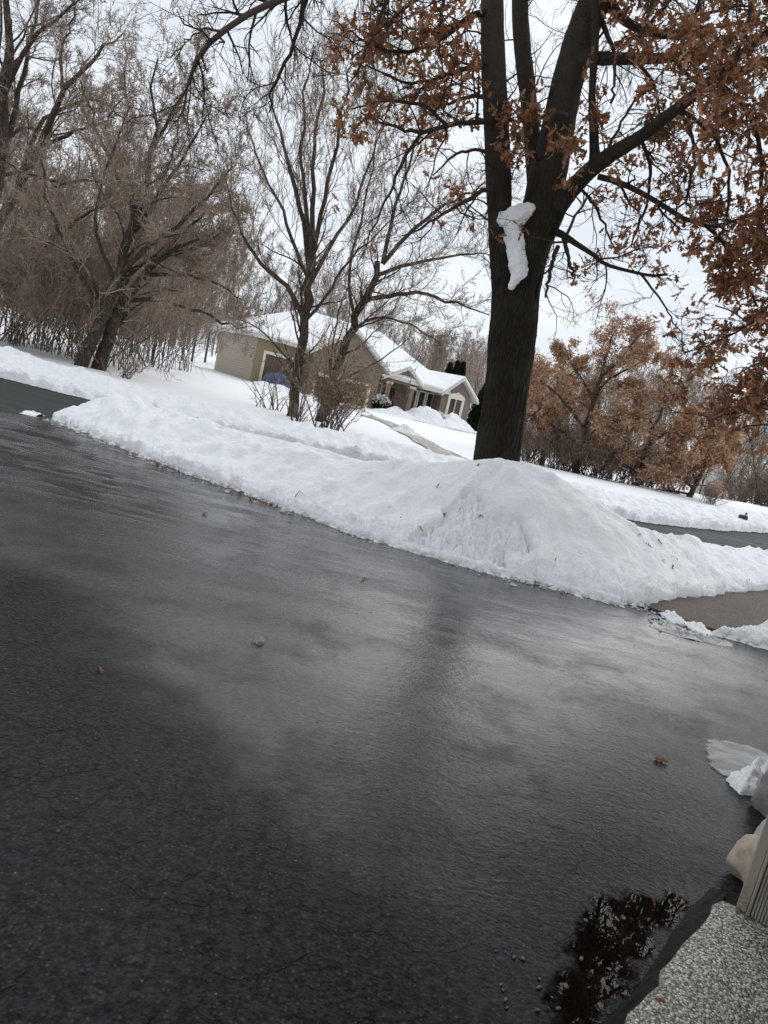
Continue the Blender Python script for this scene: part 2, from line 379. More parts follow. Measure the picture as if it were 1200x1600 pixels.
# ---- driveway, street, walkway
ASPH = m_asphalt()
EDGE = [(-5.21, 11.1), (-4.6, 10.63), (-4.0, 10.16), (-3.03, 9.41), (-2.2, 8.96), (-1.33, 8.49), (-0.8, 8.18), (-0.21, 7.84), (0.3, 7.70), (0.75, 7.60),
        (1.1, 7.52), (1.5, 7.47), (1.95, 7.44), (2.3, 7.43), (2.62, 7.44), (2.91, 7.62), (4.1, 8.87), (5.56, 10.4), (9.0, 14.0)]
sheet('driveway', [(-5.9, 10.45), (-5.25, 11.15)] + [(x + 0.25, y + 0.3) for x, y in EDGE[1:14]] + [(2.72, 7.46), (3.39, 7.03), (3.9, 6.85), (7.0, 5.7), (5.0, 3.0), (2.5, 1.0), (-1.0, -4.0), (-6.0, -4.0), (-9.5, 7.5)], 0.0, ASPH,
      'wet black asphalt driveway')
def m_street():
    m, q, o, co = new_mat('street_asphalt')
    v = q.mapping(co, (0.35, 3.0, 1), (0, 0, R_(-4)))
    n = q.noise(v, 1.5, 5, 0.6, 0.5); g1 = q.noise(co, 60, 3)
    col = q.mix(n, (0.020, 0.023, 0.022, 1), (0.046, 0.050, 0.048, 1))
    finish(q, o, Base_Color=col, Roughness=q.mapr(n, 0.3, 0.7, 0.6, 0.9), Specular_IOR_Level=0.2, Normal=q.bump(g1, 0.5, 0.008))
    return m
NEAR_ST = [(-40, 11.0), (-14, 9.9), (-7.5, 10.3), (-5.9, 10.45), (-5.25, 11.15), (-4.9, 11.4), (-3, 11.2), (0, 11.2), (3, 11.3), (5.3, 11.9), (7.0, 13.2), (10, 16.3), (15, 21), (30, 34)]
sheet('street', NEAR_ST + [(x, y + 0.5) for x, y in FAR[::-1]], -0.012, m_street(), 'grey plowed residential street')
WALK = m_aggregate('walkway_aggregate', [(0.050, 0.030, 0.017), (0.085, 0.053, 0.030), (0.14, 0.095, 0.057), (0.034, 0.022, 0.013), (0.10, 0.064, 0.036)], 62, -0.8)
b = MB(); b.prism([(2.85, 7.40, -0.04), (3.45, 7.05, -0.04), (3.9, 6.88, -0.04), (10.5, 13.6, -0.04), (9.4, 15.2, -0.04), (3.1, 7.95, -0.04)], (0, 0, 0.075))
tag(b.build('walkway', WALK), 'brown exposed aggregate walkway', kind='structure')
# joint across the walkway
b = MB(); b.prism([(3.62, 8.55, 0.036), (3.65, 8.57, 0.036), (4.72, 7.76, 0.036), (4.69, 7.74, 0.036)], (0, 0, 0.002))

# neighbour's drive, rutted with slush
def m_slushdrive():
    m, q, o, co = new_mat('slushy_drive')
    n = q.noise(q.mapping(co, (3.5, 0.35, 1), (0, 0, R_(-12))), 1.2, 5, 0.6, 0.6)
    n2 = q.noise(co, 2.5, 5, 0.7)
    col = q.mix(q.mapr(n, 0.40, 0.66), (0.20, 0.17, 0.145, 1), (0.40, 0.36, 0.33, 1))
    col = q.mix(q.mapr(n2, 0.55, 0.68), col, (0.72, 0.72, 0.73, 1))
    finish(q, o, Base_Color=col, Roughness=0.6, Normal=q.bump(n2, 0.6, 0.03)); return m
def strip(name, L, Rr, m, n=40, lift=0.0):
    Lp = resample(L, n); Rp = resample(Rr, n); w_ = np.linspace(0, 1, 9)
    P = Lp[:, None, :] * (1 - w_[None, :, None]) + Rp[:, None, :] * w_[None, :, None]
    z = terrain(P[..., 0], P[..., 1]) + lift
    return mesh_obj(name, np.concatenate([P, z[..., None]], -1), grid_faces(n, 9), m, smooth=True)
def gpt(px, py, lift=0.0):
    """point where the picture ray meets the terrain"""
    d = ray(px, py); d = d / d[1]; Y = np.linspace(8, 260, 5000); P = CPOS + d * Y[:, None]
    dz = P[:, 2] - terrain(P[:, 0], P[:, 1]) - lift
    k = int(np.argmax(dz < 0)); return P[k]
dl = [gpt(x, y)[:2] for x, y in ((690, 718), (660, 697), (637, 683), (595, 660), (560, 648))]
dr = [gpt(x, y)[:2] for x, y in ((735, 722), (700, 705), (654, 680), (610, 660), (580, 649))]
tag(strip('neighbour_driveway', dl, dr, m_slushdrive(), lift=0.03), 'brown slushy driveway across the street', kind='structure')

# ---- near snow bank along the drive
CREST = [(-5.45, 12.0, 0.06), (-5.05, 12.1, 0.33), (-4.57, 12.0, 0.55), (-3.69, 11.32, 0.50), (-2.72, 10.64, 0.58), (-1.77, 10.13, 0.60), (-1.01, 9.7, 0.63), (-0.22, 9.24, 0.67), (0.17, 9.14, 0.77),
         (0.61, 9.03, 0.92), (0.90, 8.96, 1.03), (1.34, 8.88, 1.12), (1.73, 8.86, 1.09), (2.16, 8.85, 0.96), (2.61, 8.88, 0.78), (3.16, 9.26, 0.64), (4.68, 10.87, 0.46), (6.75, 13.05, 0.30), (9.6, 15.8, 0.25)]
FARB = [(-5.5, 12.5), (-5.2, 12.8), (-4.4, 13.0), (-3.2, 12.6), (-2.2, 12.2), (-1.3, 12.0), (-0.6, 12.0), (0.2, 12.0), (0.8, 12.0), (1.4, 12.05), (1.9, 12.1), (2.5, 12.15), (3.2, 12.2), (4.0, 12.3),
        (4.7, 12.4), (5.3, 12.6), (6.4, 13.4), (7.8, 14.6), (10.6, 17.2)]
def snow_bank(name, E, C_, Fb, nS, nW, m, seed, rim=0.10, amp=1.0, feat=None):
    E = resample(E, nS); C_ = resample(C_, nS); Fb = resample(Fb, nS)
    L = np.concatenate([[0], np.cumsum(np.linalg.norm(np.diff(E, axis=0), axis=1))])
    E = E + 0.035 * np.stack([fbm(L * 3, L * 0, seed=seed + 50), fbm(L * 3, L * 0 + 9, seed=seed + 51)], -1) + 0.03 * np.stack([vnoise(L * 11, L * 0, seed=seed + 60), vnoise(L * 11, L * 0 + 9, seed=seed + 61)], -1)
    wv = np.linspace(0, 1, nW) ** 1.25
    P = np.zeros((nS, nW, 3))
    a = np.clip(wv / 0.62, 0, 1); bq = np.clip((wv - 0.62) / 0.38, 0, 1)
    P[..., :2] = np.where((wv <= 0.62)[None, :, None], E[:, None] + (C_[:, None, :2] - E[:, None]) * a[None, :, None], C_[:, None, :2] + (Fb[:, None] - C_[:, None, :2]) * bq[None, :, None])
    x, y = P[..., 0], P[..., 1]
    zc = C_[:, 2][:, None]
    dE = np.linalg.norm(P[..., :2] - E[:, None], axis=-1)
    rimh = np.minimum(rim, zc * 0.7) * (1 + 0.5 * vnoise(x * 6, y * 6, seed=seed)) * sstep(0, 0.09, dE)
    up = (zc - np.minimum(rim, zc * 0.7)) * sstep(-0.05, 1.12, a)[None, :] ** 1.0
    zn = rimh + up
    zf = zc * (1 - sstep(-0.1, 1.0, bq))[None, :]
    z = np.where((wv <= 0.62)[None, :], zn, zf)
    body = sstep(0, 0.06, dE) * (1 - sstep(0.93, 1.0, wv))[None, :]
    nearE = 1 - sstep(0.15, 0.65, dE)
    z = z + body * amp * (0.032 * fbm(x * 1.4, y * 1.4, seed=seed + 1, o=2) + 0.008 * fbm(x * 6, y * 6, seed=seed + 2, o=2) + 0.008 * fbm(x * 17, y * 17, seed=seed + 5, o=3)
                          + nearE * (0.040 * np.abs(fbm(x * 9, y * 9, seed=seed + 3)) + 0.016 * fbm(x * 26, y * 26, seed=seed + 4)))
    if feat is not None: z = z + feat(x, y, z) * body
    P[..., 2] = np.maximum(z, -0.02)
    return mesh_obj(name, P, grid_faces(nS, nW), m, smooth=True)
# break in the mound where a slab of snow slid off
_poly = np.array([gp(px, py, zz_)[:2] for px, py, zz_ in ((650, 805, .35), (690, 778, .55), (735, 775, .6), (765, 800, .5), (795, 830, .42), (795, 850, .3), (835, 868, .22), (760, 875, .15), (690, 850, .15))])
def inside_soft(x, y, poly):
    c = poly.mean(0); ang = np.arctan2(y - c[1], x - c[0]); rad = np.hypot(x - c[0], y - c[1])
    pa = np.arctan2(poly[:, 1] - c[1], poly[:, 0] - c[0]); pr = np.hypot(poly[:, 0] - c[0], poly[:, 1] - c[1]); o_ = np.argsort(pa)
    rr = np.interp(ang, pa[o_], pr[o_], period=2 * np.pi)
    return rr - rad
def feat(x, y, z):
    d = inside_soft(x, y, _poly) + 0.05 * fbm(x * 6, y * 6, seed=77)
    k = sstep(-0.015, 0.03, d)
    return -0.10 * k + k * 0.075 * np.abs(fbm(x * 15, y * 15, seed=78)) - 0.05 * np.exp(-((d - 0.02) / 0.03) ** 2)
bank = snow_bank('snow_bank', EDGE, CREST, FARB, 760, 230, SNOW, 11, feat=feat)
tag(bank, 'long lumpy white snow bank with a high mound beside the black driveway', 'snow bank')
# icy ledge left at the foot of the bank
_e = resample(EDGE, 300); _k = (_e[:, 0] > -1.6) & (_e[:, 0] < 2.55); _e = _e[_k]; _n = np.stack([np.gradient(_e[:, 1]), -np.gradient(_e[:, 0])], -1); _n /= np.linalg.norm(_n, axis=1, keepdims=True)
_lw = 0.05 + 0.07 * sstep(-1.6, 0.6, _e[:, 0])[:, None] * (1 + 0.3 * vnoise(_e[:, 0] * 3, _e[:, 0] * 0, seed=6)[:, None])
led = snow_bank('snow_ledge', _e + _n * _lw, np.concatenate([_e + _n * 0.01, np.full((len(_e), 1), 0.07)], 1), _e - _n * 0.05, 420, 40, m_snow('ledge_snow', 1.2, 0.8, 0.035), 29, rim=0.055, amp=0.45)
tag(led, 'narrow grey icy ledge along the foot of the big snow bank', 'snow')
PE = [gp(*p)[:2] for p in ((1108, 991), (1135, 999), (1165, 1007), (1200, 1016))]
PE = PE + [(4.6, 6.65), (6.5, 5.95)]
PC = [(3.75, 7.10, 0.05), (3.95, 7.22, 0.17), (4.15, 7.35, 0.27), (4.35, 7.45, 0.34), (5.2, 7.6, 0.38), (7.2, 7.8, 0.4)]
PF = [(3.62, 7.20), (3.80, 7.38), (4.10, 7.68), (4.5, 8.05), (6.0, 9.6), (8.6, 12.2)]
tag(snow_bank('snow_bank', PE, PC, PF, 170, 110, SNOW, 31, rim=0.06, amp=0.8), 'small bright snow patch between the brown walkway and driveway', 'snow bank')
# ---- far bank thrown up by the plow, cut by the neighbour's drive mouth
fe = [(x, y) for x, y in FAR]
fc = [(x - 0.3, y + 1.3, 0.55) if x < -7 else (x - 0.4, y + 1.3, 0.42 if x < 4 else 0.40) for x, y in FAR]
ff = [(x - 0.8, y + 3.2) for x, y in FAR]
fc = [(x, y, z + (0.10 if x < -12 else 0)) for x, y, z in fc]
def far_bank(sl, seed, label, n):
    E_, C2, F2 = np.array(fe)[sl], np.array(fc)[sl], np.array(ff)[sl]
    o = snow_bank('snow_bank', E_, C2, F2, n, 70, SNOW_FAR, seed, rim=0.14, amp=1.5)
    return tag(o, label, 'snow bank')
far_bank(slice(0, 8), 41, 'rough plowed snow bank along the far side of the street below the thicket', 520)
far_bank(slice(7, 13), 47, 'rough plowed snow bank across the street below the brown-leaved oaks', 420)

# ================================================================== TREES
def tubes(P, R, S=4):
    """P (N,K,3), R (N,K) -> verts, quad faces"""
    P = np.asarray(P, float); R = np.asarray(R, float); N, K, _ = P.shape
    T = np.gradient(P, axis=1); T /= np.linalg.norm(T, axis=-1, keepdims=True) + 1e-9
    md = P[:, -1] - P[:, 0]; md /= np.linalg.norm(md, axis=-1, keepdims=True) + 1e-9
    ref = np.where(np.abs(md[:, 2:3]) < 0.8, np.array([0, 0, 1.0]), np.array([1.0, 0, 0]))[:, None, :]
    A = np.cross(T, ref); A /= np.linalg.norm(A, axis=-1, keepdims=True) + 1e-9
    B = np.cross(T, A)
    th = np.arange(S) * 2 * np.pi / S
    V = P[:, :, None] + R[:, :, None, None] * (np.cos(th)[None, None, :, None] * A[:, :, None] + np.sin(th)[None, None, :, None] * B[:, :, None])
    idx = np.arange(N * K * S).reshape(N, K, S); nx = np.roll(idx, -1, axis=2)
    F = np.stack([idx[:, :-1], nx[:, :-1], nx[:, 1:], idx[:, 1:]], -1).reshape(-1, 4)
    return V.reshape(-1, 3), F
class TubeSet:
    def __init__(s): s.V = []; s.F = []; s.n = 0
    def add(s, P, R, S=4):
        if len(P) == 0: return
        v, f = tubes(P, R, S); s.V.append(v); s.F.append(f + s.n); s.n += len(v)
    def mesh(s, name, m, smooth=True): return mesh_data(name, np.concatenate(s.V), np.concatenate(s.F), m, smooth)
def unit(v): return v / (np.linalg.norm(v, axis=-1, keepdims=True) + 1e-9)
def grow(P, R, n, rng, t0=0.25, t1=1.0, ang=45, angv=12, L=0.45, Lv=0.35, K=6, wander=0.22, up=0.0, upw=0.0, rr=0.6, rmin=0.003, fall=0.5, keep=1.0, absL=None, rtip=0.35):
    """children branches for every parent path, all at once"""
    N, KP, _ = P.shape
    t_ = t0 + (t1 - t0) * (np.arange(n)[None] + rng.random((N, n))) / n
    f = np.clip(t_ * (KP - 1), 0, KP - 1.001); i = f.astype(int); wq = f - i; ar = np.arange(N)[:, None]
    pos = P[ar, i] * (1 - wq[..., None]) + P[ar, i + 1] * wq[..., None]
    rad = R[ar, i] * (1 - wq) + R[ar, i + 1] * wq
    d = unit(P[ar, i + 1] - P[ar, i])
    plen = np.linalg.norm(np.diff(P, axis=1), axis=-1).sum(1)[:, None]
    rp = rng.normal(size=(N, n, 3)); rp = unit(rp - (rp * d).sum(-1, keepdims=True) * d)
    a = np.radians(ang + angv * rng.normal(size=(N, n)))[..., None]
    dr = unit(np.cos(a) * d + np.sin(a) * rp + np.array([0, 0, up]))
    ln = (plen * L if absL is None else absL) * (1 - fall * t_) * (1 + Lv * rng.uniform(-1, 1, (N, n)))
    m = rng.random((N, n)) < keep
    pos, rad, dr, ln = pos[m], rad[m], dr[m], ln[m]
    Q = len(pos); out = np.zeros((Q, K, 3)); out[:, 0] = pos
    cur = dr
    for k in range(1, K):
        cur = unit(cur + wander * rng.normal(size=(Q, 3)) + np.array([0, 0, upw]))
        out[:, k] = out[:, k - 1] + cur * (ln / (K - 1))[:, None]
    r0 = np.maximum(rad * rr, rmin)
    RR = np.maximum(r0[:, None] * np.linspace(1, rtip, K)[None], rmin * 0.6)
    return out, RR
def pxpath(pts, K=14):
    """[(px,py,Y,radius)] -> path, radii"""
    q = np.array([list(at(p[0], p[1], p[2])) + [p[3]] for p in pts]); s = resample(q, K)
    return s[:, :3], np.maximum(s[:, 3], 0.003)

_lv = None
def leaf_template(kind):
    if kind == 'lobed':
        h = [(0.0, -0.12), (0.02, 0.10), (0.17, 0.20), (0.08, 0.33), (0.31, 0.50), (0.10, 0.58), (0.22, 0.80), (0.0, 1.0)]
        mid = [(0, -0.12), (0, 0.33), (0, 0.58), (0, 1.0)]
        V = []; F = []
        for s in (1, -1):
            o = len(V)
            V += [(s * x, y, 0.30 * abs(x) - 0.25 * y * y) for x, y in h] + [(0, y, -0.25 * y * y) for _, y in mid]
            q = [[8, 1, 2, 3, 9], [9, 3, 4, 5, 10], [10, 5, 6, 7, 11]]
            q[2] = [10, 5, 6, 7, 7]
            F += [[o + k for k in (r if s > 0 else r[::-1])] for r in q[:2]]
            F += [[o + k for k in ([10, 5, 6, 6, 7] if s > 0 else [7, 6, 6, 5, 10])]]
        # 5-gons with one doubled corner are split to keep the array square
        return np.array(V, float), F
    V = [(0, 0, 0), (0.30, 0.35, 0.10), (0.16, 0.75, 0.0), (0, 1, -0.2), (-0.22, 0.70, 0.02), (-0.30, 0.30, 0.12)]
    return np.array(V, float), [[0, 1, 2, 3], [0, 3, 4, 5]]
def leaves(pos, dr, size, rng, kind='lobed'):
    """bake leaves -> V, [F...]"""
    TV, TF = leaf_template(kind); n = len(pos)
    y = unit(dr); rp = rng.normal(size=(n, 3)); x = unit(np.cross(y, rp)); z = np.cross(x, y)
    curl = rng.uniform(0.2, 1.8, n)[:, None]; wid = rng.uniform(0.75, 1.15, n)[:, None]
    s = size[:, None, None]
    V = pos[:, None] + s * ((TV[None, :, 0] * wid)[..., None] * x[:, None] + TV[None, :, 1, None] * y[:, None] + (TV[None, :, 2] * curl)[..., None] * z[:, None])
    off = (np.arange(n) * len(TV))[:, None]
    groups = {}
    for f in TF:
        ff = []
        for k in f:
            if k not in ff: ff.append(k)
        groups.setdefault(len(ff), []).append(ff)
    Fs = [(off[:, :, None] + np.array(v)[None]).reshape(-1, k) for k, v in groups.items()]
    return V.reshape(-1, 3), Fs

def tree_obj(label, group, cat, base, trunk_m, crown_m, leaf_m=None, name='bare_tree'):
    """meshes are in world space; shift them so the tree's Empty stands at its base"""
    base = Vector(base)
    r = empty(name, base, label, cat, group)
    for nm, me in (('trunk', trunk_m), ('crown', crown_m), ('leaves', leaf_m)):
        if me is None: continue
        me.transform(Matrix.Translation(-base)); link(nm, me, r)
    return r

def bare_tree(label, stems, seed, tw=TWIG_A, bark=BARK_A, group=None, n=(9, 6, 5, 3), L=(0.36, 0.42, 0.5, 0.55), ang=42, up=0.25, upw=0.06, r3=0.004, name='bare_tree', cat='tree', leafy=None, wander=0.2, t0=0.22, base=None, thick=0.72):
    rng = np.random.default_rng(seed)
    K = 14; P = np.stack([s[0] for s in stems]); R = np.stack([s[1] for s in stems])
    # slight kinks so that the stems are not smooth curves
    kin = 0.035 * np.linalg.norm(P[:, -1] - P[:, 0], axis=-1)[:, None, None] * rng.normal(size=P.shape) * np.linspace(0, 1, K)[None, :, None] * 0.35
    P = P + kin; R = R * thick
    T = TubeSet(); T.add(P, R, 10)
    C = TubeSet()
    big = R[:, 0] > 0
    P1, R1 = grow(P, R, n[0], rng, t0, 1.0, ang, 14, L[0], 0.4, 8, wander, up, upw, 0.27, 0.007, 0.45)
    T.add(P1[R1[:, 0] > 0.022], R1[R1[:, 0] > 0.022], 6); C.add(P1[R1[:, 0] <= 0.022], R1[R1[:, 0] <= 0.022], 5)
    P2, R2 = grow(P1, R1, n[1], rng, 0.15, 1.0, ang, 15, L[1], 0.4, 6, wander, up, upw, 0.55, 0.0055, 0.5); C.add(P2, R2, 4)
    P3, R3 = grow(P2, R2, n[2], rng, 0.1, 1.0, ang, 15, L[2], 0.4, 5, wander, up * 0.7, upw, 0.6, r3 * 1.3, 0.4); C.add(P3, R3, 3)
    lm = None; last = P3
    if n[3]:
        P4, R4 = grow(P3, R3, n[3], rng, 0.1, 1.0, ang + 5, 18, L[3], 0.4, 4, wander, up * 0.5, upw, 0.7, r3, 0.3); C.add(P4, R4, 3); last = P4
    if leafy:
        frac, size, lm_, zmin = leafy
        tips = np.concatenate([last[:, -1], last[:, -2], P3[:, -1]]); d = np.concatenate([last[:, -1] - last[:, -2]] * 2 + [P3[:, -1] - P3[:, -2]])
        # leaves hang on in clumps
        cl = vnoise(tips[:, 0] * 2.4, tips[:, 1] * 2.4, tips[:, 2] * 2.4, seed=seed) + 0.75 * rng.normal(size=len(tips))
        k = (cl > np.quantile(cl, 1 - frac)) & (tips[:, 2] > zmin)
        tips, d = np.repeat(tips[k], 2, 0), np.repeat(d[k], 2, 0)
        d = unit(unit(d) + 0.7 * rng.normal(size=d.shape) + np.array([0, 0, -0.3])); tips = tips + 0.06 * rng.normal(size=tips.shape)
        v, f = leaves(tips, d, size * rng.uniform(0.6, 1.25, len(tips)), rng, 'simple'); lm = mesh_data('leaves', v, f, lm_)
    b0 = P[0, 0] if base is None else base
    return tree_obj(label, group, cat, b0, T.mesh('trunk', bark), C.mesh('crown', tw), lm, name)

# ---- the large oak beside the drive -------------------------------------
OY = 10.0
rngO = np.random.default_rng(5)
def r_px(wpx, Y): return 0.5 * wpx / FPX * Y
def limb(pts, K=16): return pxpath([(p[0], p[1], p[2], r_px(p[3], p[2])) for p in pts], K)
trunk_paths = [
    [(774, 745, 10.0, 76), (777, 712, 10.0, 68), (787, 640, 10.0, 67), (797, 560, 10.0, 68), (804, 500, 10.0, 67), (812, 440, 10.0, 63), (830, 385, 10.0, 58), (845, 330, 10.0, 57), (855, 280, 10.0, 54), (868, 220, 10.0, 48), (881, 150, 10.0, 45), (897, 90, 9.95, 45), (918, 30, 9.9, 45), (942, -30, 9.9, 42), (985, -160, 9.8, 34), (1020, -330, 9.7, 22)],
    [(796, 560, 10.0, 52), (796, 500, 9.98, 50), (793, 440, 9.95, 44), (786, 390, 9.93, 38), (782, 340, 9.92, 35), (779, 280, 9.9, 35), (776, 200, 9.9, 36), (771, 100, 9.9, 34), (769, 0, 9.9, 31), (768, -120, 9.9, 27), (775, -300, 9.9, 16)],
    [(848, 360, 10.1, 32), (840, 300, 10.2, 27), (833, 230, 10.25, 25), (825, 150, 10.3, 24), (816, 70, 10.3, 24), (812, -20, 10.3, 22), (815, -160, 10.35, 14)],
    [(846, 372, 9.95, 38), (868, 330, 9.9, 30), (900, 288, 9.8, 25), (945, 248, 9.6, 22), (1000, 214, 9.4, 18), (1060, 168, 9.2, 16), (1120, 128, 9.0, 14), (1200, 95, 8.8, 12), (1300, 50, 8.6, 9)],
    [(1040, 185, 9.25, 14), (1085, 145, 9.2, 13), (1140, 100, 9.1, 13), (1200, 50, 9.0, 12), (1290, -30, 8.9, 8)],
    [(890, 100, 9.9, 26), (930, 92, 9.75, 19), (990, 92, 9.6, 16), (1050, 90, 9.4, 13), (1110, 78, 9.2, 9)],
    [(945, -10, 9.9, 22), (968, 25, 9.8, 14), (1005, 47, 9.7, 12), (1060, 57, 9.5, 10), (1120, 50, 9.3, 6)],
    [(928, 262, 9.68, 16), (929, 230, 9.66, 13), (925, 150, 9.64, 12), (930, 60, 9.62, 11), (927, -30, 9.6, 9), (930, -150, 9.6, 5)],
]
TP = [limb(p, 26) for p in trunk_paths]
base_oak = Vector(TP[0][0][0]); base_oak.z = 0.0
# base flare
ts = TubeSet()
for k, (p, r) in enumerate(TP):
    if k == 0:
        p = np.vstack([[p[0][0] - 0.02, p[0][1], -0.1], p]); r = np.concatenate([[r[0] * 1.25], r])
    pe = np.vstack([p, p[-1:] + 0.02 * unit(p[-1:] - p[-2:-1])]); re = np.concatenate([r, [0.001]])
    ps = np.vstack([pe[:1] - 0.01 * unit(pe[1:2] - pe[:1]), pe]); rs = np.concatenate([[0.001], re])
    ts.add(ps[None], rs[None], 24)
me = ts.mesh('trunk', OAK_BARK); tmp = link('trunk', me)
md = tmp.modifiers.new('r', 'REMESH'); md.mode = 'VOXEL'; md.voxel_size = 0.0135
md = tmp.modifiers.new('s', 'SMOOTH'); md.iterations = 8; md.factor = 0.6
dg = bpy.context.evaluated_depsgraph_get(); me2 = bpy.data.meshes.new_from_object(tmp.evaluated_get(dg)); bpy.data.objects.remove(tmp)
nv = len(me2.vertices); co = np.zeros(nv * 3, np.float32); no = np.zeros(nv * 3, np.float32)
me2.vertices.foreach_get('co', co); me2.vertices.foreach_get('normal', no); co = co.reshape(-1, 3); no = no.reshape(-1, 3)
rid = 1 - np.abs(fbm(co[:, 0] * 17, co[:, 1] * 17, co[:, 2] * 2.6 + 0.6 * fbm(co[:, 0] * 4, co[:, 1] * 4, co[:, 2] * 3, o=2, seed=9), o=3, seed=8)) * 1.6
lowz = 1 - 0.65 * sstep(3.0, 5.5, co[:, 2])
co = co + no * (0.014 * np.clip(rid, -0.6, 1) * lowz + 0.018 * fbm(co[:, 0] * 2.5, co[:, 1] * 2.5, co[:, 2] * 1.6, o=2, seed=4) * lowz)[:, None]
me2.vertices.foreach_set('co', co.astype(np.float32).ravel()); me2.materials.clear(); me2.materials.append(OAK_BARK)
me2.polygons.foreach_set('use_smooth', np.ones(len(me2.polygons), bool)); me2.update()
oak = empty('oak_tree', base_oak, 'large dark oak with thick forked trunk and clinging rust-brown leaves beside the driveway', 'tree')
me2.transform(Matrix.Translation(-base_oak)); link('trunk', me2, oak)

